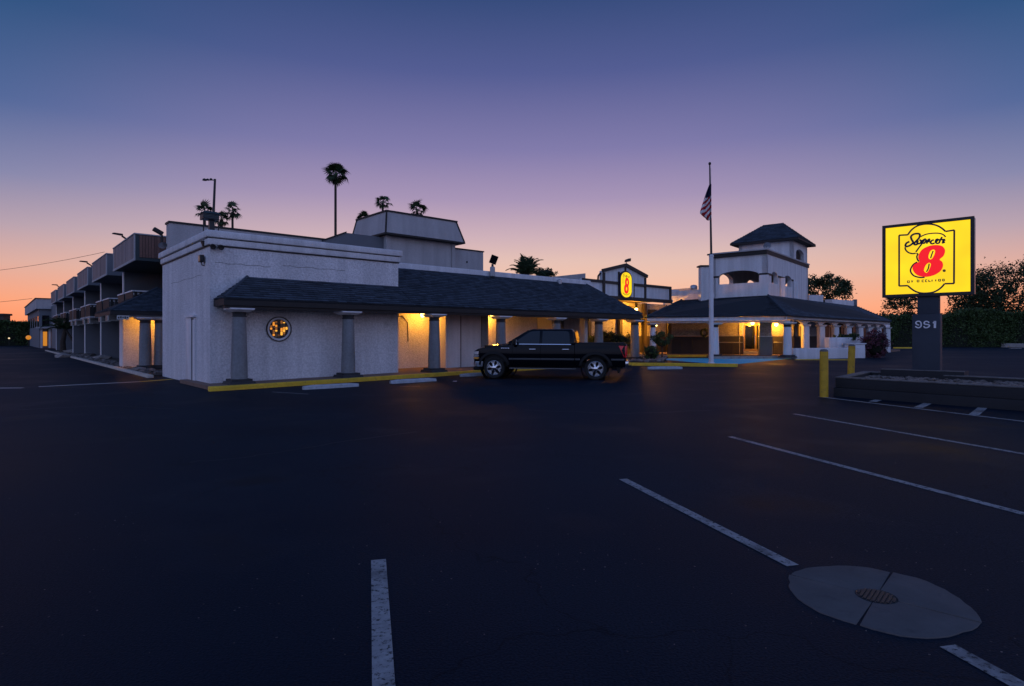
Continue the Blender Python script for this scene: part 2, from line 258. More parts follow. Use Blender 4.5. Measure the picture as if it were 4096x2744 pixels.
# ------------------------------------------------------------------ mesh helpers
ROOT = {}
class MB:
    def __init__(s, xf=None): s.v = []; s.f = []; s.xf = xf; s.uvs = None
    def add(s, vs, fs):
        k = len(s.v)
        s.v += [(s.xf @ Vector(p)) if s.xf else Vector(p) for p in vs]
        s.f += [tuple(i + k for i in f) for f in fs]; return s
    def box(s, x0, x1, y0, y1, z0, z1):
        return s.add([(x0, y0, z0), (x1, y0, z0), (x1, y1, z0), (x0, y1, z0), (x0, y0, z1), (x1, y0, z1), (x1, y1, z1), (x0, y1, z1)],
                     [(0, 3, 2, 1), (4, 5, 6, 7), (0, 1, 5, 4), (1, 2, 6, 5), (2, 3, 7, 6), (3, 0, 4, 7)])
    def hexa(s, b, t):      # two quads, bottom and top
        return s.add(list(b) + list(t), [(0, 3, 2, 1), (4, 5, 6, 7), (0, 1, 5, 4), (1, 2, 6, 5), (2, 3, 7, 6), (3, 0, 4, 7)])
    def ext(s, poly, vec):  # any planar polygon pushed along vec
        n = len(poly); vec = Vector(vec); a = [Vector(p) for p in poly]
        fs = [tuple(range(n))[::-1], tuple(range(n, 2 * n))] + [(i, (i + 1) % n, n + (i + 1) % n, n + i) for i in range(n)]
        return s.add(a + [p + vec for p in a], fs)
    def quad(s, *p): return s.add(p, [tuple(range(len(p)))])
    def tube(s, pts, rads, n=8, caps=True):
        pts = [Vector(p) for p in pts]
        if not hasattr(rads, '__len__'): rads = [rads] * len(pts)
        vs = []; fs = []; ref = None
        for i, p in enumerate(pts):
            d = (pts[min(i + 1, len(pts) - 1)] - pts[max(i - 1, 0)]).normalized()
            if ref is None: ref = Vector((0, 0, 1)) if abs(d.z) < .9 else Vector((1, 0, 0))
            a = d.cross(ref).normalized(); b = d.cross(a).normalized()
            for j in range(n):
                q = 2 * pi * j / n; vs.append(p + rads[i] * (cos(q) * a + sin(q) * b))
        for i in range(len(pts) - 1):
            for j in range(n): fs.append((i * n + j, i * n + (j + 1) % n, (i + 1) * n + (j + 1) % n, (i + 1) * n + j))
        if caps: fs += [tuple(range(n))[::-1], tuple(range((len(pts) - 1) * n, len(pts) * n))]
        return s.add(vs, fs)
    def lathe(s, prof, c=(0, 0, 0), n=20, axis='z', ring=False, ph=0):   # prof of (radius, height)
        c = Vector(c); vs = []; fs = []
        for r, h in prof:
            for j in range(n):
                q = 2 * pi * (j + ph) / n; a, b = r * cos(q), r * sin(q)
                vs.append(c + (Vector((a, b, h)) if axis == 'z' else Vector((a, h, b)) if axis == 'y' else Vector((h, a, b))))
        for i in range(len(prof) - 1):
            for j in range(n): fs.append((i * n + j, i * n + (j + 1) % n, (i + 1) * n + (j + 1) % n, (i + 1) * n + j))
        if ring:
            i = len(prof) - 1; fs += [(i * n + j, i * n + (j + 1) % n, (j + 1) % n, j) for j in range(n)]
        else: fs += [tuple(range(n))[::-1], tuple(range((len(prof) - 1) * n, len(prof) * n))]
        return s.add(vs, fs)
    def wall(s, p0, p1, th, z0, z1):     # box on the plan line p0->p1, th to its left
        p0 = Vector(p0[:2]); p1 = Vector(p1[:2]); d = (p1 - p0).normalized(); n = Vector((-d.y, d.x)) * th
        q = [p0, p1, p1 + n, p0 + n]
        return s.hexa([(a.x, a.y, z0) for a in q], [(a.x, a.y, z1) for a in q])
    def mesh(s, name, inv=None, smooth=False, fix=True, weld=False):
        me = bpy.data.meshes.new(name)
        vs = [inv @ v for v in s.v] if inv else s.v
        me.from_pydata([tuple(v) for v in vs], [], s.f)
        if fix:
            bm = bmesh.new(); bm.from_mesh(me)
            if weld: bmesh.ops.remove_doubles(bm, verts=bm.verts, dist=1e-4)
            bmesh.ops.recalc_face_normals(bm, faces=bm.faces); bm.to_mesh(me); bm.free()
        uv = me.uv_layers.new(name='UVMap').data
        for p in me.polygons:
            n = p.normal
            if abs(n.z) < .75:
                l = hypot(n.x, n.y) or 1; tx, ty = -n.y / l, n.x / l
                for li in p.loop_indices:
                    co = me.vertices[me.loops[li].vertex_index].co; uv[li].uv = (co.x * tx + co.y * ty, co.z)
            else:
                for li in p.loop_indices:
                    co = me.vertices[me.loops[li].vertex_index].co; uv[li].uv = (co.x, co.y)
        if smooth:
            for p in me.polygons: p.use_smooth = True
            try: me.set_sharp_from_angle(angle=radians(38))
            except Exception: pass
        return me
    def build(s, name, m, parent=None, smooth=False, bevel=0, fix=True, weld=False):
        inv = ROOT[parent.name].inverted() if parent else None
        me = s.mesh(name, inv, smooth, fix, weld); me.materials.append(X[m] if isinstance(m, str) else m)
        o = bpy.data.objects.new(name, me); col.objects.link(o)
        if parent: o.parent = parent
        ROOT[o.name] = ROOT[parent.name] if parent else Matrix.Identity(4)
        if bevel:
            b = o.modifiers.new('bevel', 'BEVEL'); b.width = bevel; b.segments = 3; b.limit_method = 'ANGLE'; b.angle_limit = radians(30)
            me.polygons.foreach_set('use_smooth', [True] * len(me.polygons))
        return o
def tag(o, label, cat=None, group=None, kind=None):
    if label: o['label'] = label
    if cat: o['category'] = cat
    if group: o['group'] = group
    if kind: o['kind'] = kind
    return o
def struct(o, label=None): o['kind'] = 'structure'; return tag(o, label)
def thing(name, label, cat, loc=(0, 0, 0), rz=0, group=None):
    o = bpy.data.objects.new(name, None); col.objects.link(o); o.empty_display_size = .2
    o.location = loc; o.rotation_euler = (0, 0, rz)
    ROOT[o.name] = Matrix.Translation(Vector(loc)) @ Matrix.Rotation(rz, 4, 'Z')
    return tag(o, label, cat, group)
def LX(t): return ROOT[t.name]               # frame of a thing, for MB(xf)
def cp(o, loc=None, rz=None, label=None, parent=None):
    c = o.copy(); col.objects.link(c); c.parent = parent
    if loc is not None: c.location = loc
    if rz is not None: c.rotation_euler = (0, 0, rz)
    if label: c['label'] = label
    if parent is None: ROOT[c.name] = Matrix.Translation(Vector(c.location)) @ Matrix.Rotation(c.rotation_euler.z, 4, 'Z')
    for ch in o.children: cp(ch, parent=c)
    return c
def inst(name, me, parent, mtx):
    o = bpy.data.objects.new(name, me); col.objects.link(o); o.parent = parent; o.matrix_basis = ROOT[parent.name].inverted() @ mtx; return o
def arc(cx, cz, rx, rz, a0, a1, n): return [(cx + rx * cos(a0 + (a1 - a0) * i / n), cz + rz * sin(a0 + (a1 - a0) * i / n)) for i in range(n + 1)]
def arch_wall(mb, p0, p1, th, z0, z1, ops, n=10):
    """wall along p0->p1 with arched openings (u0, u1, sill, spring, rise)"""
    p0 = Vector(p0[:2]); p1 = Vector(p1[:2]); L = (p1 - p0).length; d = (p1 - p0) / L; nn = Vector((-d.y, d.x, 0)) * th
    def q(u, z): return (p0.x + d.x * u, p0.y + d.y * u, z)
    u = 0
    for (a, b, sill, spr, rise) in sorted(ops):
        if a > u: mb.ext([q(u, z0), q(a, z0), q(a, z1), q(u, z1)], nn)
        if sill > z0: mb.ext([q(a, z0), q(b, z0), q(b, sill), q(a, sill)], nn)
        m = (a + b) / 2; pts = arc(m, spr, (b - a) / 2, rise, pi, 0, n)
        for i in range(n):
            (u1, zz1), (u2, zz2) = pts[i], pts[i + 1]
            mb.ext([q(u1, zz1), q(u2, zz2), q(u2, z1), q(u1, z1)], nn)
        u = b
    if u < L: mb.ext([q(u, z0), q(L, z0), q(L, z1), q(u, z1)], nn)
    return mb
def point_light(name, loc, power, color, radius, parent=None):
    l = bpy.data.lights.new(name, 'POINT'); l.energy = power; l.color = color; l.shadow_soft_size = radius * 1.6
    o = bpy.data.objects.new(name, l); col.objects.link(o)
    if parent: o.parent = parent; o.location = ROOT[parent.name].inverted() @ Vector(loc)
    else: o.location = loc
    return o

# ------------------------------------------------------------------ shingles
wedge = MB(); wedge.add([(0, 0, 0), (1, 0, 0), (1, 1, 0), (0, 1, 0), (0, 0, 1), (1, 0, 1), (1, 1, .1), (0, 1, .1)],
                        [(0, 3, 2, 1), (4, 5, 6, 7), (0, 1, 5, 4), (1, 2, 6, 5), (2, 3, 7, 6), (3, 0, 4, 7)])
WEDGE = wedge.mesh('shingle'); WEDGE.materials.append(X['shingle'])
def shingle_cells(eL, eR, tR, tL, expo=.15, wid=.32, thick=.022):
    eL, eR, tR, tL = map(Vector, (eL, eR, tR, tL)); out = []
    n3 = (eR - eL).cross(tL - eL) if (tL - tR).length < 1e-6 or True else 0
    n3 = n3.normalized()
    if n3.z < 0: n3 = -n3
    rise = ((tL + tR) / 2 - (eL + eR) / 2).length; rows = max(2, int(rise / expo))
    for i in range(rows):
        v0 = i / rows; a = eL.lerp(tL, v0); b = eR.lerp(tR, v0)
        a2 = eL.lerp(tL, min(1, (i + 1) / rows)); b2 = eR.lerp(tR, min(1, (i + 1) / rows))
        xd = (b - a)
        if xd.length < .1: continue
        xd.normalize(); up = n3.cross(xd).normalized()
        if up.z < 0: up = -up
        lo = max(0, (a2 - a).dot(xd) * .6); hi = min((b - a).length, (b2 - a).dot(xd) + .4 * ((b - a).length - (b2 - a).dot(xd)))
        x = lo - random.random() * wid
        while x < hi:
            ww = wid * random.choice((.7, .85, 1, 1.15, 1.3)); x0 = max(x, lo); x1 = min(x + ww, hi)
            if x1 - x0 > .04:
                dj = random.uniform(-.012, .012)
                o = a + xd * x0 - up * (.012 + dj) + n3 * .004
                mtx = Matrix(((xd.x * (x1 - x0 - .008), up.x * expo * 1.12, n3.x * thick, o.x), (xd.y * (x1 - x0 - .008), up.y * expo * 1.12, n3.y * thick, o.y),
                              (xd.z * (x1 - x0 - .008), up.z * expo * 1.12, n3.z * thick, o.z), (0, 0, 0, 1)))
                out.append(mtx)
            x += ww
    return out
def lay_shingles(cells, parent, limit=300):
    cells.sort(key=lambda m: (m.translation - Vector((0, 0, HC))).length)
    for m in cells[:limit]: inst('shingle', WEDGE, parent, m)
    mb = MB()
    for m in cells[limit:]:
        mb.xf = m; mb.add([v.co for v in WEDGE.vertices], [tuple(p.vertices) for p in WEDGE.polygons])
    if mb.v: mb.xf = None; o = mb.build('shingles', 'shingle_m', parent, fix=False); o['kind'] = 'stuff'
def slab(mb, pts, th):       # roof plane with thickness downwards
    mb.ext(pts, (0, 0, -th))

# ================================================================== the ground
def sheet(name, m, t0, t1, s0, s1, dz, parent=None, breaks=(0, 22)):
    ts = [t0] + [b for b in breaks if t0 < b < t1] + [t1]; mb = MB()
    for a, b in zip(ts, ts[1:]):
        za_, zb_ = RAMP * min(max(a, 0), 22) + dz, RAMP * min(max(b, 0), 22) + dz
        mb.quad(W(a, s0, za_), W(b, s0, zb_), W(b, s1, zb_), W(a, s1, za_))
    return mb.build(name, m, parent)
struct(sheet('ground', 'soil', -2500, 2500, -2500, 2500, -.006))
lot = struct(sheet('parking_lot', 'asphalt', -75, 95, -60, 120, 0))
def paint(name, m, pts, dz=.004, thing_parent=lot):
    mb = MB(); n = len(pts)
    top = [Vector((p[0], p[1], gz(p[0], p[1]) + dz)) for p in pts]
    mb.quad(*top); o = mb.build(name, m, thing_parent); return o
def stripe(a, b, wd, m='line', dz=.004, seg=1, name='painted_line'):
    a = Vector(a[:2]); b = Vector(b[:2]); d = (b - a).normalized(); n = Vector((-d.y, d.x)) * wd / 2
    # cut at t=0 so the paint follows the change of grade
    k0, k1 = tcoord(*a), tcoord(*b); cuts = [0, 1]
    if k0 * k1 < 0: cuts.insert(1, k0 / (k0 - k1))
    mb = MB()
    for u0, u1 in zip(cuts, cuts[1:]):
        p, q = a.lerp(b, u0), a.lerp(b, u1)
        c4 = [p - n, q - n, q + n, p + n]
        mb.quad(*[Vector((c.x, c.y, gz(c.x, c.y) + dz)) for c in c4])
    return mb.build(name, m, lot)
stripe(G(1514, 2240), G(1537, 2800), .105)
stripe(G(2492, 1917), G(3172, 2264), .10)
stripe(G(3790, 2585), G(4180, 2800), .10)
stripe(G(2920, 1747), G(4300, 2110), .10)
stripe(G(3176, 1656), G(4300, 1852), .10)
stripe(G(3275, 1587), G(4300, 1711), .10)
for a, b in (((3490, 1607), (3512, 1600)), ((3672, 1631), (3715, 1612)), ((3895, 1660), (3940, 1624))):
    stripe(G(*a), G(*b), .16)
stripe(G(155, 1547), G(560, 1527), .22, 'linew'); stripe(G(560, 1527), G(690, 1517), .22, 'yellowk')
stripe(G(-60, 1553), G(92, 1552), .2, 'linew')
stripe(G(-40, 1417), G(196, 1410), .2)
stripe(G(1090, 1568), G(1235, 1577), .05); stripe(G(1600, 1546), G(1680, 1545), .05)
# blue accessible zone in front of the lobby
paint('blue_painted_zone', 'blue', [G(2560, 1451), G(2955, 1456), G(3020, 1450), G(3175, 1433), G(3160, 1430), G(2650, 1434)])
# concrete collar with a small round grate, in the foreground bay
gc = G(3505, 2388)
mh = thing('drain_cover', 'round concrete collar with small dark grate set into the asphalt', 'drain', gc, radians(48))
for q in range(4):
    mb = MB(LX(mh)); a0 = q * pi / 2 + .018; a1 = (q + 1) * pi / 2 - .018; n = 12
    ro = [.5 * (1 + .022 * sin(5 * (a0 + (a1 - a0) * i / n) + q) + random.uniform(-.016, .016)) for i in range(n + 1)]
    outer = [(ro[i] * cos(a0 + (a1 - a0) * i / n), ro[i] * sin(a0 + (a1 - a0) * i / n), -.03) for i in range(n + 1)]
    inner = [(  .115 * cos(a1 + (a0 - a1) * i / n), .115 * sin(a1 + (a0 - a1) * i / n), -.03) for i in range(n + 1)]
    mb.ext(outer + inner, (0, 0, .034 + .002 * q)); mb.build('collar_segment', 'concd', mh, bevel=.003)
MB(LX(mh)).lathe([(.112, -.03), (.112, .003), (.106, .006), (.0001, .006)], n=28).build('rim', 'steel', mh)
for k in range(-4, 5):
    hw = sqrt(max(.10 ** 2 - (k * .024) ** 2, .0004)); MB(LX(mh)).box(-hw, hw, k * .024 - .007, k * .024 + .007, .006, .011).build('grate_bar', 'steel', mh)

# ---- kerbs and walkways of the corner block
def ramp_box(name, m, t0, t1, s0, s1, h, parent=None, bevel=0, under=.05):
    ts = [t0] + [b for b in (0, 22) if t0 < b < t1] + [t1]; mb = MB()
    for a, b in zip(ts, ts[1:]):
        z0, z1 = RAMP * min(max(a, 0), 22), RAMP * min(max(b, 0), 22)
        mb.hexa([W(a, s0, z0 - under), W(b, s0, z1 - under), W(b, s1, z1 - under), W(a, s1, z0 - under)], [W(a, s0, z0 + h), W(b, s0, z1 + h), W(b, s1, z1 + h), W(a, s1, z0 + h)])
    return mb.build(name, m, parent, bevel=bevel, weld=True)
T_A = ta(1593, 0); S_A = sa(650, 0)                   # lengths of the two visible faces of the corner block
S_E, Z_E, S_T, Z_T = -1.12, 2.81, 1.3, 4.50           # eave and top line of the front canopy
T_E = ta(2570, S_E); T_TOP = ta(2345, S_T)
struct(ramp_box('kerb', 'yellowk', -.42, T_E + .3, -1.62, -1.40, .14, bevel=.025), 'yellow painted kerb along the corner block')
struct(ramp_box('pavement', 'walk', -.30, T_E + 1.2, -1.398, 2.6, .12))

# ================================================================== corner block of the motel
A = thing('motel_corner_block', 'white stucco corner block with long shingled canopy on tapered columns', 'building', (C[0], C[1], 0), ANG)
ZP = za(0, 0, 921)
MB(FA).box(0, T_A, .0, S_A, -.05, ZP - .2).build('wall', 'stucco', A)
# second skin of the block's roof and parapet bands
for nm, o, z0, z1 in (('parapet_band', .07, ZP - .46, ZP - .25), ('parapet_cap', .13, ZP - .225, ZP)):
    MB(FA).box(-o, T_A + o, -o, S_A + o, z0, z1).build(nm, 'stucco_s', A, bevel=.03)
MB(FA).box(-.035, T_A + .035, -.035, S_A + .035, ZP - .249, ZP - .226).build('parapet_groove', 'dark', A)
MB(FA).box(-.03, T_A + .03, -.03, S_A + .03, ZP - .50, ZP - .461).build('parapet_groove', 'dark', A)
# stucco joints and blocked-up slot on the narrow face
s0, s1 = sa(785, 0), sa(750, 0); zt = za(0, s0, 1268)
wsl = s1 - s0
MB(FA).box(-.05, -.004, s1 - .56 * wsl, s1, .05, zt).build('downspout', 'white', A, bevel=.02)
MB(FA).box(-.03, -.003, s1 - .72 * wsl, s1 - .565 * wsl, .05, zt - .05).build('slot', 'dark', A)
MB(FA).box(-.045, -.002, s0, s1 - .73 * wsl, .08, zt - .08).build('slot_jamb', 'stucco_s', A)
MB(FA).box(-.09, .0, s0 - .05, s1 + .05, zt, zt + .07).build('slot_lintel', 'white', A)
for a_, b_, zz in ((.15, 1.9, ZP - 1.02), (2.3, 4.6, ZP - .95)):
    MB(FA).tube([(a_ + (b_ - a_) * i / 9, -.001, zz + .02 * sin(i * 2.1)) for i in range(10)], .006, 4).build('hairline_crack', 'brown', A)
MB(FA).tube([(-.001, 1.0 + 4.4 * i / 9, ZP - 1.35 + .02 * sin(i * 1.7)) for i in range(10)], .005, 4).build('hairline_crack', 'brown', A)
# recessed walls under the canopy
SB = 2.25
zb = .13
MB(FA).box(T_A + .002, T_E - 1.2, SB, SB + .3, -.05, Z_T - .05).build('recessed_wall', 'stucco', A)
t0, t1 = ta(1783, .95), ta(1952, .95)
MB(FA).box(t0, t1, .95, SB - .002, -.05, Z_E - .02).build('projecting_bay', 'stucco_s', A)
tm = ta(1843, .95)
MB(FA).box(t0 + .1, t0 + .28, .915, .948, .2, Z_E - .25).build('pilaster', 'stucco_s', A)
MB(FA).box(tm - .02, tm + .02, .938, .948, .2, Z_E - .25).build('panel_joint', 'brown', A)
MB(FA).box(t0 + .34, t1 - .5, .930, .948, .15, .20).build('threshold', 'brown', A)
MB(FA).box(t1 - .42, t1 - .02, .90, .948, .2, Z_E - .25).build('pilaster', 'greyc', A)
t2 = ta(2210, 1.1)
MB(FA).box(t2, t2 + .14, 1.1, SB - .002, -.05, Z_E - .02).build('fin_wall', 'greyl', A)
t3 = ta(2338, .4)
MB(FA).box(t3, t3 + .25, .4, SB - .002, -.05, Z_E - .02).build('fin_wall', 'stucco_s', A)
MB(FA).box(ta(2318, 1.9), t3 - .01, 1.9, SB - .002, .05, Z_E - .02).build('brick_panel', 'brick', A)
MB(FA).box(t2 + .16, ta(2255, 2.0), 2.0, SB - .002, .05, Z_E - .02).build('brick_panel', 'brick', A)
# conduit on the recessed wall
tq = ta(1630, SB - .03)
MB(FA).tube([W(T_A + .05, SB - .03, 2.62) if 0 else (T_A + .05, SB - .03, 2.60), (tq - .25, SB - .03, 2.50), (tq, SB - .03, 2.25), (tq + .03, SB - .03, 1.4)], .018, 6).build('conduit', 'brown', A)
# canopy: beam, soffit, roof planes
def cz(s): return Z_E + (s - S_E) * (Z_T - Z_E) / (S_T - S_E)
TL = ta(857, 0); THIP = ta(990, 0)
MB(FA).box(TL + .03, T_E - .05, S_E + .06, S_E + .30, Z_E - .30, Z_E - .05).build('eave_beam', 'dark', A)
MB(FA).box(TL - .02, T_E + .02, S_E - .0, S_E + .055, Z_E - .22, Z_E - .035).build('fascia', 'dark', A)
MB(FA).box(TL - .02, TL + .035, S_E + .06, -.003, Z_E - .22, Z_E - .035).build('fascia', 'dark', A)
MB(FA).box(T_E - .04, T_E + .02, S_E + .06, 3.6, Z_E - .22, Z_E - .035).build('fascia', 'dark', A)
MB(FA).box(TL + .04, T_E - .06, S_E + .31, -.004, Z_E - .10, Z_E - .06).build('soffit', 'dark', A)
MB(FA).box(T_A + .004, T_E - .06, -.002, SB - .004, Z_E - .10, Z_E - .06).build('soffit', 'dark', A)
pl = [[(TL, S_E, Z_E), (T_A, S_E, Z_E), (T_A, 0, cz(0)), (THIP, 0, cz(0))],
      [(T_A, S_E, Z_E), (T_E, S_E, Z_E), (T_TOP, S_T, Z_T), (T_A, S_T, Z_T)],
      [(TL, -.002, Z_E), (TL, S_E, Z_E), (THIP, -.002, cz(0)), (THIP, -.002, cz(0))],
      [(T_E, S_E, Z_E), (T_E, 3.7, Z_E), (T_TOP, S_T, Z_T), (T_TOP, S_T, Z_T)]]
cells = []
for q in pl:
    q = [W(*p) for p in q]; mb = MB(); qq = q if (q[2] - q[3]).length > .01 else q[:3]; slab(mb, qq, .06); mb.build('roof_deck', 'deck', A)
    cells += shingle_cells(*q, expo=.145, wid=.28, thick=.036)
lay_shingles(cells, A)
# hip caps
for a, b in (((TL, S_E, Z_E), (THIP, 0, cz(0))), ((T_E, S_E, Z_E), (T_TOP, S_T, Z_T))):
    MB().tube([W(*a) + Vector((0, 0, .02)), W(*b) + Vector((0, 0, .02))], .05, 6).build('hip_cap', 'shingle_m', A)
# low white parapet behind the canopy roof, main flat roof
MB(FA).box(T_A + .14, T_TOP + .4, S_T, S_T + .28, Z_T - .35, Z_T + .24).build('low_parapet', 'stucco_s', A, bevel=.03)
MB(FA).box(T_A + .14, T_TOP + .4, S_T + .282, 9.5, Z_T - .5, Z_T - .1).build('flat_roof', 'deck', A)
# columns
def column(parent, x, y, zb_, zt_, name='column', m='greyc', cap='white', r0=.245, r1=.20, base=True, xf=None, rz=0, scale=1.0):
    fr = Matrix.Translation((x, y, 0)) @ Matrix.Rotation(rz, 4, 'Z')
    hh = zt_ - zb_
    r0 *= scale; r1 *= scale
    z1 = zb_ + (.16 * scale if base else 0)
    o = MB(fr).lathe([(r0, z1), (r0 * 1.0, z1 + .3), (r1, zt_ - .27 * scale)], n=22).build(name, m, parent, smooth=True)
    if base:
        mb = MB(fr); h = .40 * scale; mb.hexa([(-h, -h, zb_), (h, -h, zb_), (h, h, zb_), (-h, h, zb_)], [(-h * .92, -h * .92, zb_ + .09), (h * .92, -h * .92, zb_ + .09), (h * .92, h * .92, zb_ + .09), (-h * .92, h * .92, zb_ + .09)])
        h2 = .31 * scale; mb.box(-h2, h2, -h2, h2, zb_ + .092, zb_ + .16); mb.build('plinth', 'base', o)
    mb = MB(fr).lathe([(r1 * 1.08, zt_ - .27 * scale), (r1 * 1.08, zt_ - .235 * scale), (r1 * .98, zt_ - .233 * scale), (r1 * 1.0, zt_ - .15 * scale), (r1 * 1.12, zt_ - .12 * scale)], n=22)
    mb.build('necking', 'base' if m == 'greyc' else 'dark', o, smooth=True)
    a, b = r1 * 1.15, r1 * 1.8
    mb = MB(fr).hexa([(-a, -a, zt_ - .12 * scale), (a, -a, zt_ - .12 * scale), (a, a, zt_ - .12 * scale), (-a, a, zt_ - .12 * scale)], [(-b, -b, zt_ - .045), (b, -b, zt_ - .045), (b, b, zt_ - .045), (-b, b, zt_ - .045)])
    mb.box(-b, b, -b, b, zt_ - .043, zt_); mb.build('capital', cap, o)
    return o
for px in (957, 1393, 1737, 2003, 2225, 2395, 2539):
    t = ta(px, -.84); p = W(t, -.84); column(A, p.x, p.y, ga(t, 0) + .12, Z_E - .302, rz=ANG)
# round window with leaded amber panes
tw = ta(1115, 0); zw = za(tw, 0, 1316)
fw = Matrix.Translation(W(tw, 0, zw)) @ Matrix.Rotation(ANG, 4, 'Z')
win = thing('round_window', 'round stained glass window with glowing amber panes in white stucco', 'window', W(tw, 0, zw), ANG)
R = .43
MB(fw).lathe([(R, -.05), (R, -.004), (R - .035, -.004), (R - .035, -.05)], n=40, axis='y', ring=True).build('outer_ring', 'brown', win, smooth=True)
MB(fw).lathe([(R - .036, -.03), (R - .036, -.004), (R - .10, -.004), (R - .10, -.03)], n=40, axis='y', ring=True).build('inner_ring', 'white', win, smooth=True)
MB(fw).lathe([(R - .10, -.006), (R - .10, -.003), (.001, -.003)], n=40, axis='y').build('back_panel', 'dark', win)
random.seed(5)
ri = R - .11
cols = [-.26, -.175, -.09, 0, .09, .175, .26]
for ci, xc in enumerate(cols):
    hw = .034; hz = sqrt(ri ** 2 - (abs(xc) + hw) ** 2); z = -hz; 
    while z < hz - .02:
        hgt = random.choice((.06, .075, .10, .13)) if abs(xc) > .05 else .07; z1 = min(z + hgt, hz)
        zc = (z + z1) / 2; c = .010
        lit = random.random() < (.66 if zc > -.12 else .25) and abs(xc) > .05
        m = random.choice(('pane_lit', 'pane_lit', 'pane_lit2', 'pane_dim')) if lit else random.choice(('pane_dark', 'pane_tan', 'pane_tan', 'pane_dim'))
        x0, x1, z0, z2 = xc - hw, xc + hw, z + .004, z1 - .004
        if z2 - z0 > .025:
            pts = [(x0 + c, z0), (x1 - c, z0), (x1, z0 + c), (x1, z2 - c), (x1 - c, z2), (x0 + c, z2), (x0, z2 - c), (x0, z0 + c)]
            MB(fw).ext([(a, -.008, b) for a, b in pts], (0, -.012 - random.random() * .006, 0)).build('pane', m, win)
        z = z1
MB(fw).box(-.016, .016, -.028, -.007, -ri, ri).build('leading', 'dark', win)
random.seed(12)

# wheel stops
def wheel_stop(a, b, label, m='stop'):
    a, b = G(*a), G(*b); c = (a + b) / 2; c.z = gz(c.x, c.y); L = (b.xy - a.xy).length
    rz = atan2(b.y - a.y, b.x - a.x)
    o = thing('wheel_stop', label, 'wheel stop', c, rz, 'concrete wheel stops in the lot')
    mb = MB(LX(o)); n = 7
    prof = [(-.09, 0), (-.085, .085), (-.05, .125), (.05, .125), (.085, .085), (.09, 0)]
    vs = []; fs = []
    for i in range(n):
        u = -L / 2 + L * i / (n - 1); k = .8 if i in (0, n - 1) else 1
        for y, z in prof: vs.append((u, y * k + random.uniform(-.006, .006), z * k * (1 + random.uniform(-.04, .04))))
    k = len(prof)
    for i in range(n - 1):
        for j in range(k): fs.append((i * k + j, i * k + (j + 1) % k, (i + 1) * k + (j + 1) % k, (i + 1) * k + j))
    fs += [tuple(range(k)), tuple(range((n - 1) * k, n * k))]
    mb.add(vs, fs); mb.build('block', m, o)
    for u in (-L * .3, L * .3): MB(LX(o)).lathe([(.016, .12), (.016, .134), (.001, .136)], (u, 0, 0), n=8).build('anchor_pin', 'steel', o)
wheel_stop((1212, 1560), (1432, 1545), 'pale wheel stop below the round window, leftmost of three by the kerb')
wheel_stop((1562, 1536), (1742, 1524), 'pale worn wheel stop in front of the lit recessed wall')
wheel_stop((1842, 1508), (2010, 1499), 'grey wheel stop at the front tyre of the pickup')
wheel_stop((2590, 1478), (2728, 1476), 'low grey wheel stop behind the pickup near the flagpole')
# litter scrap
sp = G(1818, 1526)
scrap = MB().ext([(sp.x - .06, sp.y, sp.z + .004), (sp.x + .07, sp.y - .03, sp.z + .004), (sp.x + .08, sp.y + .06, sp.z + .012), (sp.x - .04, sp.y + .08, sp.z + .006)], (0, 0, .006)).build('paper_scrap', 'white')
tag(scrap, 'small white scrap of paper lying on the asphalt', 'litter')

# amber lamps
def lamp(px, py, t, s, label, power, kind='jelly_jar', zoff=0):
    z = za(t, s, py) + zoff; p = W(t, s, z)
    o = thing('wall_lamp', label, 'lamp', p, ANG, 'amber lamps under the canopies')
    MB(LX(o)).lathe([(.06, .11), (.075, .09), (.075, .07), (.05, .06)], n=14).build('fitting', 'dark', o, smooth=True)
    MB(LX(o)).lathe([(.06, .06), (.085, .02), (.08, -.07), (.045, -.115), (.001, -.12)], n=14).build('glass_jar', 'bulb', o, smooth=True)
    MB(LX(o)).tube([(0, 0, .11), (0, .12, .13), (0, max(.16, SB - s - .01), .13)], .014, 6).build('arm', 'dark', o)
    point_light('lamp_light', p + Vector((0, 0, -.03)), power, (1.0, .37, .025), .07, o)
    return o
lamp(1690, 1258, ta(1690, 1.75), 1.75, 'amber lamp on the recessed wall left of the pickup', 150)
lamp(1972, 1262, ta(1968, 1.85), 1.85, 'amber lamp tucked behind a column above the pickup cab', 170)
lamp(2310, 1284, ta(2310, 1.7), 1.7, 'amber lamp beside brick panel above the pickup bed', 180)

# fixtures on the corner block
def flood(parent, fr, m='steel', w=.26, h=.2, d=.1, tilt=-.5):
    t = fr @ Matrix.Rotation(tilt, 4, 'X')
    mb = MB(t).hexa([(-w / 2, -d, -h / 2), (w / 2, -d, -h / 2), (w * .35, d, -h * .3), (-w * .35, d, -h * .3)], [(-w / 2, -d, h / 2), (w / 2, -d, h / 2), (w * .35, d, h * .3), (-w * .35, d, h * .3)])
    o = mb.build('housing', m, parent)
    MB(t).box(-w * .45, w * .45, -d - .012, -d - .002, -h * .43, h * .43).build('lens', 'glass', parent)
    return o
tf = ta(864, -.05); pf = W(tf, -.0, za(tf, 0, 988))
o = thing('security_light', 'twin dark spotlights under the parapet at the block corner', 'light', pf, ANG)
MB(LX(o)).lathe([(.06, -.04), (.06, -.004)], n=14, axis='y').build('mounting_plate', 'cloth_w', o)
for sx in (-1, 1):
    MB(LX(o)).tube([(0, -.04, 0), (sx * .07, -.10, .0)], .014, 6).build('arm', 'dark', o)
    MB(LX(o) @ Matrix.Translation((sx * .12, -.12, 0)) @ Matrix.Rotation(.35, 4, 'X')).lathe([(.04, .09), (.075, .02), (.085, -.08), (.07, -.085), (.001, -.06)], n=16, axis='y').build('lamp_head', 'dark', o, smooth=True)
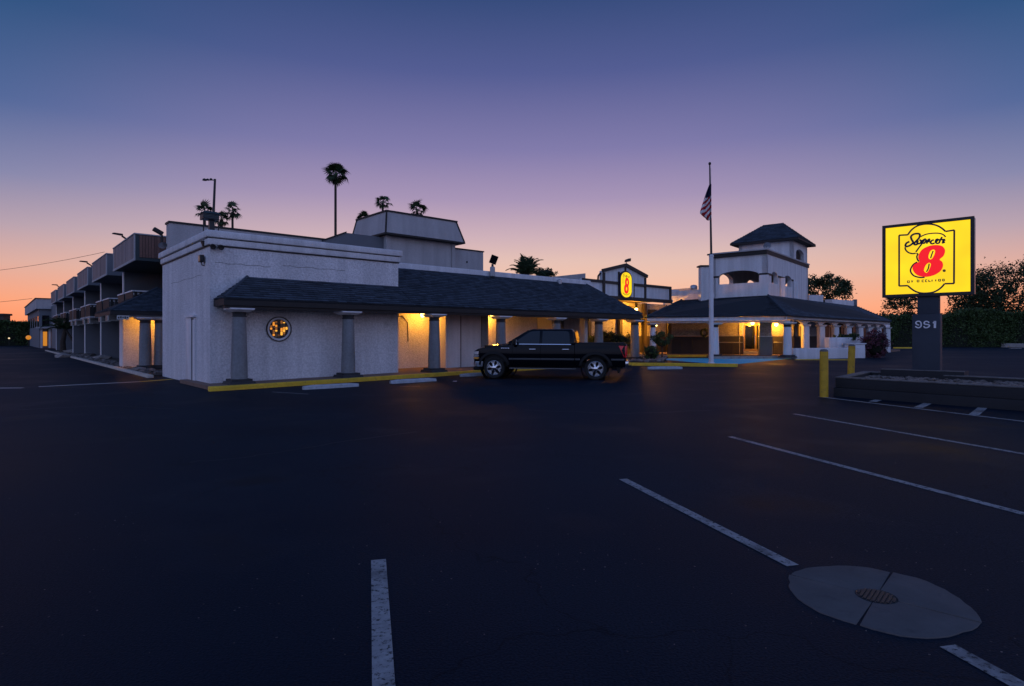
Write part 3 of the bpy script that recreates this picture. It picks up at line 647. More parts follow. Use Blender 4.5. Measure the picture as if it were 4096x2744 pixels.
sf = sa(818, 0); pf = W(0, sf, za(0, sf, 1036))
o = thing('security_camera', 'dark camera box on bracket on the narrow stucco face', 'camera', pf, ANG)
MB(LX(o)).box(-.16, -.04, -.13, .13, -.11, .12).build('housing', 'steel', o, bevel=.012)
MB(LX(o)).box(-.165, -.162, -.06, .06, -.07, .09).build('lens', 'glass', o)
MB(LX(o)).tube([(-.1, 0, -.11), (-.08, 0, -.2), (-.004, 0, -.22)], .018, 6).build('bracket', 'brown', o)
sf = sa(825, 0); pf = W(0, sf, za(0, sf, 973))
o = thing('parapet_speaker', 'small brown box tucked under the parapet at the corner', 'speaker', pf, ANG)
MB(LX(o)).hexa([(-.10, -.05, -.12), (-.004, -.05, -.12), (-.004, .05, -.12), (-.10, .05, -.12)], [(-.16, -.08, .07), (-.004, -.08, .07), (-.004, .08, .07), (-.16, .08, .07)]).build('housing', 'brown', o)
MB(LX(o)).box(-.15, -.01, -.07, .07, .072, .085).build('lid', 'white', o)
# flood light on a stub post behind the canopy
tp = ta(1962, S_T); zb1 = za(tp, S_T - .15, 1105)
o = thing('flood_light', 'floodlight on a pale stub post rising from the shingled canopy', 'light', W(tp, S_T - .15, zb1), ANG)
MB(LX(o)).lathe([(.13, 0), (.12, .42), (.10, .45)], n=12).build('post', 'greyl', o, smooth=True)
MB(LX(o)).lathe([(.06, .45), (.05, .58)], n=10).build('swivel', 'steel', o)
flood(o, LX(o) @ Matrix.Translation((.08, 0, .82)) @ Matrix.Rotation(-.6, 4, 'Z') @ Matrix.Rotation(.35, 4, 'Y'), w=.34, h=.42, d=.12, tilt=.35)
# plumbing vent lump at the parapet
o = MB(FA).lathe([(.12, 0), (.12, .2), (.05, .24)], (ta(2238, S_T - .1), S_T - .1, Z_T - .1), n=10).build('roof_vent', 'alu'); tag(o, 'short metal vent stub where canopy roof meets low parapet', 'vent')

# ================================================================== blocks behind the corner block
B1 = thing('stair_block', 'grey stucco upper storey wall behind the corner block parapet', 'building', W(1.03, 10.8, 0), ANG)
zt = za(1.03, 10.8, 891)
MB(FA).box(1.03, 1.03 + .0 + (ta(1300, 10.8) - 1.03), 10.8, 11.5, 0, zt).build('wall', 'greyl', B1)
MB(FA).box(.98, ta(1300, 10.8), 10.75, 11.55, zt + .002, zt + .09).build('coping', 'dark', B1)
tb0, tb1 = ta(1296, 10.5), ta(1548, 10.5); tmid = ta(1385, 10.5); zhi = za(tmid, 10.5, 931)
MB(FA).ext([(tb0, 10.5, 0), (tb1, 10.5, 0), (tb1, 10.5, zhi), (tmid, 10.5, zhi), (tb0, 10.5, zt - .08)], (0, .28, 0)).build('raking_wall', 'grey', B1)
MB(FA).hexa([(tb0, 10.44, zt - .075), (tmid, 10.44, zhi + .004), (tmid, 10.8, zhi + .004), (tb0, 10.8, zt - .075)], [(tb0, 10.44, zt), (tmid, 10.44, zhi + .07), (tmid, 10.8, zhi + .07), (tb0, 10.8, zt)]).build('coping', 'dark', B1)
# mansard tower
SM = 9.72; tc0 = ta(1543, SM)
M1 = thing('mansard_tower', 'stair tower with pale mansard panels and dark corner trims', 'building', W(tc0, SM, 0), ANG)
zmb, zmt = za(tc0, SM, 928), za(tc0, SM, 843); te = ta(1858, SM); sm2 = sa(1404, tc0); ins = .55
b4 = [(tc0, SM), (te, SM), (te, sm2), (tc0, sm2)]; t4 = [(tc0 + .12, SM + .12), (te - ins, SM + .12), (te - ins, sm2 - ins), (tc0 + .12, sm2 - ins)]
MB(FA).hexa([(x, y, zmb) for x, y in b4], [(x, y, zmt) for x, y in t4]).build('mansard', 'greyl', M1)
for (x, y), (x2, y2) in zip(b4, t4):
    MB().tube([W(x, y, zmb), W(x2, y2, zmt)], .055, 6).build('corner_trim', 'dark', M1)
MB(FA).box(tc0 + .06, te - ins + .06, SM + .06, sm2 - ins + .06, zmt + .002, zmt + .09).build('ridge_trim', 'dark', M1)
MB(FA).box(tc0 - .04, te + .04, SM - .04, sm2 + .04, zmb - .10, zmb - .002).build('soffit', 'dark', M1)
tw1 = ta(1817, SM + .45)
MB(FA).box(tc0 + .3, tw1, SM + .45, sm2 - .4, 0, zmb - .102).build('wall', 'greyl', M1)
MB(FA).box(tc0 + .25, tc0 + .50, SM + .38, SM + .448, 0, zmb - .102).build('corner_pilaster', 'greyl', M1)
MB(FA).box(tw1 - .22, tw1 + .03, SM + .38, SM + .448, 0, zmb - .102).build('corner_pilaster', 'greyl', M1)
tw2 = ta(1933, 10.9); zlo = za(tw1, 10.9, 992)
MB(FA).box(tw1 + .032, tw2, 10.9, 15, 0, zlo).build('lower_wall', 'greyl', M1)
MB(FA).box(tw1 + .04, tw2 + .05, 10.85, 15, zlo + .002, zlo + .08).build('coping', 'dark', M1)
MB(FA).lathe([(.06, -.02), (.06, .0)], (ta(1868, 10.88), 10.89, za(ta(1868, 10.88), 10.88, 1048)), n=10, axis='y').build('vent_hole', 'dark', M1)
# low block further along
t5, t6 = ta(2215, 6.5), ta(2342, 6.5)
o = MB(FA).ext([(t5, 6.5, 0), (t6, 6.5, 0), (t6, 6.5, za(t6, 6.5, 1093)), (t5, 6.5, za(t5, 6.5, 1107))], (0, 3, 0)).build('low_roof_block', 'greyl')
tag(o, 'low grey roof block between round palm and half-timbered gable', 'building')

# ================================================================== two-storey room wing
S0, PER, BL, NB = 13.9, 9.45, 6.75, 6
WG = thing('room_wing', 'long two-storey grey room wing with boxed panels along its roof edge', 'building', W(2.6, S0, 0), ANG)
ZB0, ZB1 = 5.42, 6.77
SEND = S0 + NB * PER - 1.2
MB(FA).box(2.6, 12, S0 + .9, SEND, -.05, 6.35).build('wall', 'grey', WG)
MB(FA).box(2.3, 12, S0 + .9, SEND, 6.352, 6.5).build('flat_roof', 'deck', WG)
SLAT = None
for i in range(NB):
    a = S0 + i * PER; b = a + BL
    bx = MB(FA).box(.15, 2.58, a, b, ZB0, ZB1 - .06).build('roof_box', 'teal' if i == 0 else 'grey', WG)
    MB(FA).box(.08, 2.62, a - .06, b + .06, ZB1 - .058, ZB1).build('box_cap', 'greyl', bx)
    MB(FA).box(.09, .148, a - .03, b + .03, ZB0 - .02, ZB0 + .10).build('box_sill', 'greyl', bx)
    for k in (0, 1):
        y = a + (0 if k == 0 else b - a - .12); MB(FA).box(.10, .148, y, y + .12, ZB0 + .102, ZB1 - .062).build('box_edge', 'greyl', bx)
    if i == 0:                                          # near end of the first box: brown boards in a teal frame
        n = 17; x = .32; wd = (2.5 - .32) / n
        rib = MB(FA).box(x + .008, x + wd - .008, a - .035, a - .003, ZB0 + .16, ZB1 - .1).mesh('board', ROOT[WG.name].inverted()); rib.materials.append(X['ribbrown'])
        for j in range(n):
            inst("board", rib, WG, ROOT[WG.name] @ Matrix.Translation((wd * j, random.uniform(-.008, .008), 0)))
    nb = 13
    wd = (BL - .28) / nb
    rib = MB(FA).box(.115, .146, a + .14 + .012, a + .14 + wd - .012, ZB0 + .11, ZB1 - .07).mesh('board', ROOT[WG.name].inverted()); rib.materials.append(X['ribgrey'])
    for j in range(nb): inst('board', rib, WG, ROOT[WG.name] @ Matrix.Translation((random.uniform(-.012, .004), wd * j, 0)))
    f = S0 + BL + i * PER
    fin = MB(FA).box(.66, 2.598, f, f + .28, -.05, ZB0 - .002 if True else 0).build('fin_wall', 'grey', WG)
    MB(FA).box(.60, .658, f - .02, f + .30, -.05, ZB0 - .03).build('fin_edge', 'white', fin)
    # two balconies per bay with slatted rails and a window unit below each
    for k, (u0, u1) in enumerate(((f - 6.2, f - 3.5), (f - 2.9, f - .12))) if i else enumerate(((f - 4.9, f - 2.6), (f - 2.2, f - .1))):
        bal = MB(FA).box(.30, 2.598, u0, u1, 3.02, 3.14).build('balcony', 'greyl', WG)
        nslat = 12
        if SLAT is None:
            SLAT = [MB().box(0, .03, 0, .16, 0, .838).mesh('slat'), MB().box(0, .13, 0, .03, 0, .838).mesh('slat')]
            for me in SLAT: me.materials.append(X['dark'])
        for q in range(nslat): inst('slat', SLAT[0], bal, FA @ Matrix.Translation((.32, u0 + .04 + (u1 - u0 - .08) * q / nslat, 3.142)))
        for q in range(9): inst('slat', SLAT[1], bal, FA @ Matrix.Translation((.40 + 2.1 * q / 9, u0 + .03, 3.142)))
        MB(FA).box(.29, .39, u0 - .01, u1, 3.982, 4.05).build('rail_top', 'white', bal)  # white colour stands in for light caught along the rail tops
        MB(FA).box(.41, 2.55, u0 - .01, u0 + .08, 3.982, 4.05).build('rail_top', 'white', bal)
        MB(FA).box(2.575, 2.597, u0 + .3, u1 - .3, 3.3, 5.0).build('window', 'glass', WG)
        MB(FA).box(2.575, 2.597, u0 + .3, u1 - .3, .4, 2.2).build('window', 'glass', WG)
acmesh = None
for i in range(NB):
    f = S0 + BL + i * PER
    for k, u in enumerate((f - 4.9, f - 1.6) if i else (f - 3.9, f - 1.3)):
        if i == 0 : continue
        p = W(.34, u, 2.62)
        names = ['nearest', 'second', 'third', 'fourth', 'fifth', 'sixth', 'seventh', 'eighth', 'ninth', 'tenth']
        idx = (i - 1) * 2 + k
        lab = 'white window air conditioner under a balcony of the room wing, %s of its row' % names[idx]
        if acmesh is None:
            acmesh = thing('air_conditioner', lab, 'air conditioner', p, ANG, 'air conditioners along the room wing')
            MB(LX(acmesh)).box(0, .6, -.5, .5, 0, .39).build('case', 'cloth_w', acmesh, bevel=.015)
            for q in range(5): MB(LX(acmesh)).box(-.014, -.002, -.46, .46, .05 + q * .062, .085 + q * .062).build('grille_slat', 'dark', acmesh)
            for q in range(5): MB(LX(acmesh)).box(.06, .56, -.514, -.502, .05 + q * .062, .085 + q * .062).build('grille_slat', 'dark', acmesh)
        else: cp(acmesh, p, ANG, lab)
# lit end wall, gap canopy and its columns
MB(FA).box(-.28, 2.598, 14.5, 15.5, -.05, 3.02).build('end_wall', 'stucco', WG)
MB(FA).box(-.30, -.282, 14.52, 15.5, -.05, 3.0).build('end_wall_edge', 'white', WG)
ze2, pit = 2.83, .55
K = thing('side_canopy', 'small hipped shingled canopy between corner block and room wing', 'canopy', W(0, 12.2, 0), ANG)
cT, cS, wS = -1.1, 12.15, 14.48; rr_ = wS - cS; zt2 = ze2 + pit * rr_
q1 = [W(cT, cS, ze2), W(2.6, cS, ze2), W(2.6, wS, zt2), W(cT + rr_, wS, zt2)]
q2 = [W(cT, 17.5, ze2), W(cT, cS, ze2), W(cT + rr_, wS, zt2), W(cT + rr_, 17.5, zt2)]
cells = []
for q in (q1, q2):
    mb = MB(); slab(mb, q, .06); mb.build('roof_deck', 'deck', K); cells += shingle_cells(*q, expo=.16, wid=.34, thick=.035)
lay_shingles(cells, K, 250)
MB().tube([q1[0] + Vector((0, 0, .03)), q1[3] + Vector((0, 0, .03))], .05, 6).build('hip_cap', 'shingle_m', K)
MB(FA).box(cT - .02, 2.6, cS - .03, cS + .03, ze2 - .20, ze2 - .04).build('fascia', 'dark', K)
MB(FA).box(cT - .02, cT + .04, cS + .032, 17.5, ze2 - .20, ze2 - .04).build('fascia', 'dark', K)
MB(FA).box(cT + .3, 2.6, cS + .15, cS + .42, ze2 - .30, ze2 - .07).build('beam', 'greyl', K)
MB(FA).box(cT + .05, 2.6, cS + .43, wS, ze2 - .12, ze2 - .07).build('soffit', 'dark', K)
for px in (581, 641):
    t = ta(px, cS + .28); p = W(t, cS + .28); column(K, p.x, p.y, .08, ze2 - .30, rz=ANG, r0=.27, r1=.23)
p = W(ta(492, cS - .05), cS - .05, ze2 - .33)
o = thing('notice_board', 'small white notice plate with dark scrawl hanging under side canopy eave', 'sign', p, ANG)
MB(LX(o)).box(-.24, .24, -.03, 0, -.09, .10).build('plate', 'cloth_w', o)
for q in range(5): MB(LX(o)).box(-.2 + q * .085, -.2 + q * .085 + .055, -.036, -.031, -.05 + .02 * (q % 3), .04 + .02 * (q % 2)).build('scrawl_mark', 'dark', o)
pl_ = W(1.0, 13.7, 2.72)
o = thing('canopy_lamp', 'amber lamp hidden under the side canopy lighting the end wall', 'lamp', pl_, ANG)
MB(LX(o)).lathe([(.07, .1), (.07, .06), (.05, .05)], n=12).build('fitting', 'dark', o)
MB(LX(o)).lathe([(.05, .05), (.06, 0), (.03, -.07), (.001, -.075)], n=12).build('glass_jar', 'bulb', o, smooth=True)
point_light('lamp_light', pl_, 210, (1.0, .37, .025), .08, o)
# tall back wall of the gap (catches the lamp)
MB(FA).box(2.3, 2.58, S_A + .1, 14.49, -.05, 3.3).build('passage_wall', 'stucco_s', K)

# far block closing the wing
sf0 = S0 + NB * PER + 8
FB = thing('far_block', 'pale two-storey block at the far end of the room wing', 'building', W(-.1, sf0, 0), ANG)
MB(FA).box(-.1, 9, sf0 + 7, sf0 + 42, -.05, 5.5).build('wall', 'grey', FB)
MB(FA).box(1.2, 9, sf0 - 6, sf0 + 6.99, -.05, 5.9).build('wall', 'grey', FB)
MB(FA).box(-.5, 4.5, sf0 + 6.6, sf0 + 42, 5.502, 6.9).build('roof_box', 'greyl', FB)
MB(FA).box(-.6, 4.6, sf0 + 6.5, sf0 + 42, 6.902, 7.02).build('box_cap', 'dark', FB)
for k in range(4): MB(FA).box(.2 + k * 1.15, 1.0 + k * 1.15, sf0 + 6.96, sf0 + 6.998, 3.1, 4.6).build('window', 'glass', FB)
for k in range(5): MB(FA).box(-.14, -.102, sf0 + 8 + k * 6, sf0 + 11 + k * 6, 3.0, 4.6).build('window', 'glass', FB)
MB(FA).box(-.5, 4.4, sf0 + 5.8, sf0 + 6.98, 2.75, 2.95).build('porch_slab', 'greyl', FB)
for k in range(4):
    MB(FA).box(.0 + k * .9, .22 + k * .9, sf0 + 6.5, sf0 + 6.7, -.05, 2.748).build('porch_post', 'white', FB)
for k in range(3): MB(FA).box(.3 + k * .9, .75 + k * .9, sf0 + 6.95, sf0 + 6.997, .3, 2.3).build('lit_window', 'winlit', FB)

# ================================================================== half-timbered gable link between the blocks
SG = 3.78
g0, g1, gp = ta(2410, SG), ta(2582, SG), ta(2500, SG); gl, gr = ta(2330, SG), ta(2684, SG)
zgb = 4.10; zgl = za(g0, SG, 1083); zgp = za(gp, SG, 1060); zgr = za(g1, SG, 1106); zband = za(g0, SG, 1127); ztop = za(g1, SG, 1137)
L1 = thing('gable_link', 'half-timbered white gable link with brown beams between the two blocks', 'building', W(gl, SG, 0), ANG)
MB(FA).ext([(g0, SG, zgb), (g1, SG, zgb), (g1, SG, zgr), (gp, SG, zgp), (g0, SG, zgl)], (0, .25, 0)).build('gable_wall', 'white', L1)
MB(FA).box(gl, g0 - .002, SG + .05, SG + .25, zgb, ztop).build('wall', 'white', L1)
MB(FA).box(g1 + .002, gr, SG + .05, SG + .25, zgb, ztop).build('wall', 'white', L1)
def beam(a, b, wd, nm='beam', y=SG, dp=.08):
    a = Vector((a[0], 0, a[1])); b = Vector((b[0], 0, b[1])); d = (b - a).normalized(); n = Vector((-d.z, 0, d.x)) * wd / 2
    MB(FA).ext([(q.x, y - .004, q.z) for q in (a - n, b - n, b + n, a + n)], (0, -dp, 0)).build(nm, 'brown', L1)
bw = .2
beam((g0 - .1, zgl), (gp, zgp), bw, dp=.14); beam((gp, zgp - .002), (g1 + .1, zgr), bw, dp=.142)
beam((g0 + .08, zgb), (g0 + .08, zgl - .1), .2); beam((g1 - .08, zgb), (g1 - .08, zgr - .1), .16)
beam((gl, zgb + .02), (gr, zgb + .02), .24, dp=.12)
sgl, sgr = ta(2474, SG), ta(2533, SG)
beam((g0 + .19, zband), (sgl - .08, zband), .17, dp=.076); beam((sgr + .06, zband), (g1 - .17, zband), .17, dp=.076)
beam((sgl, zgb + .15), (sgl, zband + .75), .13, dp=.07); beam((sgr, zgb + .15), (sgr, zband + .1), .11, dp=.07)
beam((gp, zgp - .1), (gp, zgp - .62), .12, dp=.072)
beam((gl, ztop - .08), (g0 - .05, ztop - .08), .16, y=SG + .05, dp=.1); beam((g1 + .05, ztop - .08), (gr, ztop - .08), .16, y=SG + .05, dp=.1)
beam((gr - .08, zgb), (gr - .08, ztop - .16), .18, y=SG + .05, dp=.095)
MB(FA).box(gl, gr, SG + .26, SG + 3.2, zgb + .06, zgb + .2).build('ceiling', 'brown', L1)
# passage wall behind, pale brick over dark wainscot with brown posts
p0, p1 = ta(2346, 6.6), ta(2690, 6.6)
MB(FA).box(p0, p1, 6.6, 6.9, 1.66, zgb + .05).build('brick_wall', 'brickw', L1)
MB(FA).box(p0, p1, 6.56, 6.9, 0, 1.658).build('wainscot', 'wains', L1)
for px in (2360, 2485, 2583, 2680):
    t = ta(px, 6.3); MB(FA).box(t - .16, t + .16, 6.3, 6.55, 0, zgb + .05).build('post', 'brown', L1)
t = ta(2610, 6.5); MB(FA).box(t - .5, t + .6, 6.52, 6.555, 2.95, 3.7).build('upper_window', 'glass', L1)
pp = W(ta(2545, 5.3), 5.3, 3.55)
o = thing('passage_lamp', 'amber lamp glowing under the gable link', 'lamp', pp, ANG)
MB(LX(o)).lathe([(.09, .5), (.09, .12), (.07, .1)], n=12).build('fitting', 'dark', o)
MB(LX(o)).lathe([(.07, .1), (.1, .03), (.08, -.06), (.001, -.1)], n=12).build('glass_jar', 'bulb', o, smooth=True)
point_light('lamp_light', pp + Vector((0, 0, -.02)), 700, (1.0, .40, .035), .1, o)
pp = W(ta(2625, 5.2), 5.2, 2.45)
o = thing('bracket_lamp', 'amber lamp on a post beside the slender column in the passage', 'lamp', pp, ANG)
MB(LX(o)).lathe([(.06, .14), (.07, .1), (.05, .08)], n=12).build('fitting', 'dark', o)
MB(LX(o)).lathe([(.05, .08), (.07, .02), (.05, -.05), (.001, -.07)], n=12).build('glass_jar', 'bulb', o, smooth=True)
MB(LX(o)).tube([(0, 0, .14), (0, .6, .2), (0, 1.38, .2)], .02, 6).build('arm', 'dark', o)
point_light('lamp_light', pp + Vector((0, 0, -.02)), 300, (1.0, .37, .025), .08, o)
# lit pill sign on the gable
ps = W((sgl + sgr) / 2 + .0, SG - .10, 0)
pc_t = ta(2501, SG - .1); hz0, hz1 = za(pc_t, SG, 1190), za(pc_t, SG, 1090); pz = (hz0 + hz1) / 2; ph = (hz1 - hz0) / 2; pw = (ta(2525, SG) - ta(2484, SG)) / 2
sg = thing('gable_sign', 'small yellow pill-shaped lit sign with red numeral 8 on the gable', 'sign', W(pc_t, SG - .1, pz), ANG)
fs = LX(sg)
def stad(w_, h_, n=10): 
    return [(w_ * cos(a), (h_ - w_ * .75) + w_ * .75 * sin(a)) for a in [pi * i / n for i in range(n + 1)]] + [(w_ * cos(a), -(h_ - w_ * .75) + w_ * .75 * sin(a)) for a in [pi + pi * i / n for i in range(n + 1)]]
MB(FA).box(sgl + .07, sgr - .06, SG - .072, SG - .006, zgb + .16, zgp - .62).build('backing_board', 'white', sg)
MB(fs).ext([(x, .02, z) for x, z in stad(pw + .08, ph + .09)], (0, -.10, 0)).build('rim', 'sn', sg)
MB(fs).ext([(x, -.082, z) for x, z in stad(pw, ph)], (0, -.02, 0)).build('face', 'sy', sg)
def ribbon(mb, pts, wd, q, dpv):      # flat stroke along 2-D points; q maps to 3-D, dpv the depth vector
    pts = [Vector(p) for p in pts]; L_, R_ = [], []
    for i, p in enumerate(pts):
        d = (pts[min(i + 1, len(pts) - 1)] - pts[max(i - 1, 0)])
        if d.length < 1e-9: d = Vector((1, 0))
        d.normalize(); n = Vector((-d.y, d.x)) * (wd[i] if hasattr(wd, '__len__') else wd) / 2
        L_.append(q(p + n)); R_.append(q(p - n))
    for i in range(len(pts) - 1): mb.ext([R_[i], R_[i + 1], L_[i + 1], L_[i]], dpv)
    return mb
def eight(k, sx, sz, cx=0, cz=0):
    return None
qs = lambda p: (p.x, -.104, p.y)
for cx_, cz_, rx_, rz_ in ((.05 * pw / .5, .16 * ph / .8, .20 * pw / .5, .30 * ph / .8), (-.02 * pw / .5, -.26 * ph / .8, .23 * pw / .5, .32 * ph / .8)):
    n = 20; dy = -.104 if cz_ > 0 else -.110
    mb = MB(fs); outer = [(cx_ + rx_ * cos(2 * pi * i / n), cz_ + rz_ * sin(2 * pi * i / n)) for i in range(n)]; inner = [(cx_ + .02 + rx_ * .25 * cos(2 * pi * i / n), cz_ + rz_ * .42 * sin(2 * pi * i / n)) for i in range(n)]
    for i in range(n):
        j = (i + 1) % n; mb.quad(*[(a, dy, b) for a, b in (outer[i], outer[j], inner[j], inner[i])])
    mb.build('numeral_loop', 'sr', sg)
mb = MB(fs)
for pts in ([(-.30, .62), (-.18, .70), (-.22, .58), (-.32, .50), (-.22, .46)], [(-.16, .60), (-.14, .50), (-.06, .58)], [(-.02, .62), (-.03, .40)], [(-.02, .60), (.07, .58), (.0, .50)], [(.10, .52), (.18, .57), (.12, .48), (.2, .48)], [(.24, .60), (.24, .46)],
            [(-.30, .40), (-.30, .05)], [(-.30, -.52), (-.12, -.64), (.08, -.64), (.26, -.52)]):
    ribbon(mb, [(x * pw / .5 * 1.15, z * ph / .8) for x, z in pts], .035, qs, (0, -.004, 0))
mb.build('lettering', 'sn', sg)
point_light('sign_glow', W(pc_t, SG - .5, pz), 1.5, (1, .75, .05), .3, sg)
# gable floodlight and roof pipe
tf = ta(2505, SG); o = thing('gable_floodlight', 'dark floodlight perched on the gable peak', 'light', W(tf, SG, zgp + .1), ANG)
MB(LX(o)).tube([(0, 0, 0), (0, 0, .14)], .03, 6).build('stem', 'dark', o)
MB(LX(o) @ Matrix.Translation((.12, 0, .22)) @ Matrix.Rotation(-.25, 4, 'Y')).hexa([(-.2, -.14, -.08), (.2, -.14, -.10), (.2, .14, -.10), (-.2, .14, -.08)], [(-.1, -.12, .08), (.3, -.12, .10), (.3, .12, .10), (-.1, .12, .08)]).build('housing', 'dark', o, bevel=.03)
o = MB().tube([W(ta(2392, SG + .15), SG + .15, ztop), W(ta(2393, SG + .15), SG + .15, ztop + .25), W(ta(2400, SG + .15), SG + .15, ztop + .42), W(ta(2410, SG + .15), SG + .15, ztop + .52)], .06, 8).build('roof_pipe', 'dark')
tag(o, 'dark bent pipe beside the left edge of the gable', 'pipe')

# ================================================================== lobby building
def PZ(px, py, z): d = (z - HC) * F / (HY - py); return P(px, py, d)
def onl(px, a, b):
    k = (px - CX) / F; d = b.xy - a.xy
    u = (k * a.y - a.x) / (d.x - k * d.y); return Vector((a.x + d.x * u, a.y + d.y * u))
ZR, ZRT, FL0 = 2.90, 4.28, .40
E0, E1, E2 = PZ(2588, 1266, ZR), PZ(3150, 1261, ZR), PZ(3566, 1286, ZR)
T0, T1, T2 = PZ(2727, 1200, ZRT), PZ(3072, 1181, ZRT), PZ(3425, 1227, ZRT)
def inset(a, b, k):        # line a-b moved away from the camera
    d = (b.xy - a.xy).normalized(); n = Vector((-d.y, d.x)); n = n if n.y > 0 else -n
    return Vector((a.x + n.x * k, a.y + n.y * k, 0)), Vector((b.x + n.x * k, b.y + n.y * k, 0)), n
LB = thing('lobby_building', 'white lobby building with shingled porch roof, columns and arched tower', 'building', (E1.x, E1.y + 2, .24), 0)
E3 = E2 + Vector((-6, 9, 0))
rp = [(E0, E1, T1, T0), (E1, E2, T2, T1), (T0 + (E0 - E1).normalized() * 0 + Vector((-2.5, 4, ZR - ZRT)), E0, T0, T0), (E2, E3, T2, T2)]
cells = []
for q in rp:
    mb = MB(); slab(mb, q if (q[2] - q[3]).length > .01 else q[:3], .07); mb.build('roof_deck', 'deck', LB); cells += shingle_cells(*q, expo=.2, wid=.45, thick=.03)
lay_shingles(cells, LB, 0)
for a, b in ((E1, T1), (E2, T2), (E0, T0)): MB().tube([a + Vector((0, 0, .03)), b + Vector((0, 0, .03))], .055, 6).build('hip_cap', 'shingle_m', LB)
i0, i1, nf = inset(E0, E1, .12); j1, j2, nr = inset(E1, E2, .12)
MB().wall(i0, i1, .10, ZR - .30, ZR - .075).build('fascia', 'white', LB)
MB().wall(j1, j2, .10, ZR - .22, ZR - .075).build('fascia', 'greyl', LB)
c0, c1, _ = inset(E0, E1, .55); k1, k2, _ = inset(E1, E2, .6)
cL, cR = onl(2600, c0, c1), onl(3160, c0, c1)
MB().wall(Vector((*cL, 0)), Vector((*cR, 0)), .22, ZR - .42, ZR - .31).build('beam', 'white', LB)
# porch floor and kerb
flo = [G(2650, 1424), G(3186, 1433), G(3600, 1405), Vector((38, 62, .24)), Vector((12, 55, .24)), Vector((9, 42, .24))]
fl = MB().ext([(p.x, p.y, .18) for p in flo], (0, 0, FL0 - .18)).build('pavement', 'walk'); struct(fl)
def kerb(a, b, m, label, h=.15, wd=.18):
    a, b = Vector(a), Vector(b); d = (b.xy - a.xy).normalized(); n = Vector((-d.y, d.x)) * wd
    z0, z1 = gz(a.x, a.y), gz(b.x, b.y)
    q = [(a.x, a.y, z0), (b.x, b.y, z1), (b.x + n.x, b.y + n.y, z1), (a.x + n.x, a.y + n.y, z0)]
    return struct(MB().hexa([(x, y, z - .05) for x, y, z in q], [(x, y, z + h) for x, y, z in q]).build('kerb', m, bevel=.03), label)
kerb(G(2440, 1462), G(2951, 1468), 'yellowk', 'yellow painted kerb of the flagpole island')
kerb(G(2668, 1428), G(2838, 1428), 'yellowk', 'short yellow kerb in front of the brick wall')
kerb(G(2838, 1436), G(3160, 1434), 'conc', 'bare kerb of the lobby walkway')
struct(ramp_box('kerb', 'kerbl', -.66, -.44, 6.2, 64, .11, bevel=.03), 'pale worn kerb along the room wing')
kerb(G(3576, 1394), G(3660, 1394), 'yellowk', 'distant yellow kerb beside the sign post')
kerb(G(3180, 1440), G(3420, 1441), 'yellowk', 'faded yellow edge below the low white wall', .04, .12)
# columns of the front porch
for px, base in ((2612, 0), (2860, 1), (3150, 1)):
    p = onl(px, c0, c1); column(LB, p.x, p.y, .24 + (.1 if base else .35), ZR - .425, m='white', base=bool(base), rz=.1, r0=.25 if px != 2612 else .21, r1=.21 if px != 2612 else .18)
# front wall
w0, w1, _ = inset(E0, E1, 4.6); 
a, b = onl(2668, w0, w1), onl(2972, w0, w1); a3, b3 = Vector((*a, 0)), Vector((*b, 0))
MB().wall(a3, b3, .3, 1.64, ZR + .3).build('brick_wall', 'brick', LB)
MB().wall(a3 - Vector((0, .04, 0)), b3 - Vector((0, .04, 0)), .3, .2, 1.638).build('wainscot', 'wains', LB)
MB().wall(a3 - Vector((0, .06, 0)), b3 - Vector((0, .06, 0)), .03, 1.64, 1.70).build('sill_band', 'conc', LB)
for px in (2676, 2725, 2768): 
    q = onl(px, w0, w1); MB().box(q.x - .02, q.x + .02, q.y - .065, q.y - .041, .42, 1.6).build('panel_joint', 'dark', LB)
q = onl(2676, w0, w1); MB().box(q.x - .12, q.x + .12, q.y - .2, q.y - .07, .3, ZR).build('post', 'brown', LB)
# entrance: return wall, door bay set back
r0, r1, _ = inset(E0, E1, 5.1)
d0, d1, d2 = onl(2966, r0, r1), onl(3036, r0, r1), onl(3100, r0, r1)
MB().wall(Vector((*d0, 0)) + Vector((-.6, 0, 0)), Vector((*d2, 0)), .3, 2.52, ZR + .3).build('brick_lintel', 'brick', LB)
MB().wall(b3, Vector((d0.x - .05, d0.y, 0)), .25, .2, ZR + .3).build('return_wall', 'brick', LB)
def fr(px, off=0.0): q = onl(px, r0, r1); return Vector((q.x, q.y - off, 0))
MB().wall(fr(2976), fr(3080), .06, FL0 + .2, 2.5).build('door_glass', 'glass', LB)
fd = [(2974, 2979), (3018, 3025), (3060, 3064)]
dr = None
for x0, x1 in fd: dr = MB().wall(fr(x0, .05), fr(x1, .05), .04, FL0 + .2, 2.37).build('door_frame', 'bronze', LB)
MB().wall(fr(2974, .06), fr(3064, .06), .05, 2.38, 2.51).build('door_head', 'bronze', LB)
MB().wall(fr(2980, .06), fr(3060, .06), .05, FL0 + .22, FL0 + .36).build('door_rail', 'bronze', LB)
q = fr(3016, .12); MB().box(q.x - .02, q.x + .02, q.y - .02, q.y + .02, 1.1, 1.7).build('door_handle', 'chrome', LB)
MB().wall(fr(2966, .5), fr(3060, .5), .44, FL0 + .002, FL0 + .19).build('door_step', 'conc', LB)
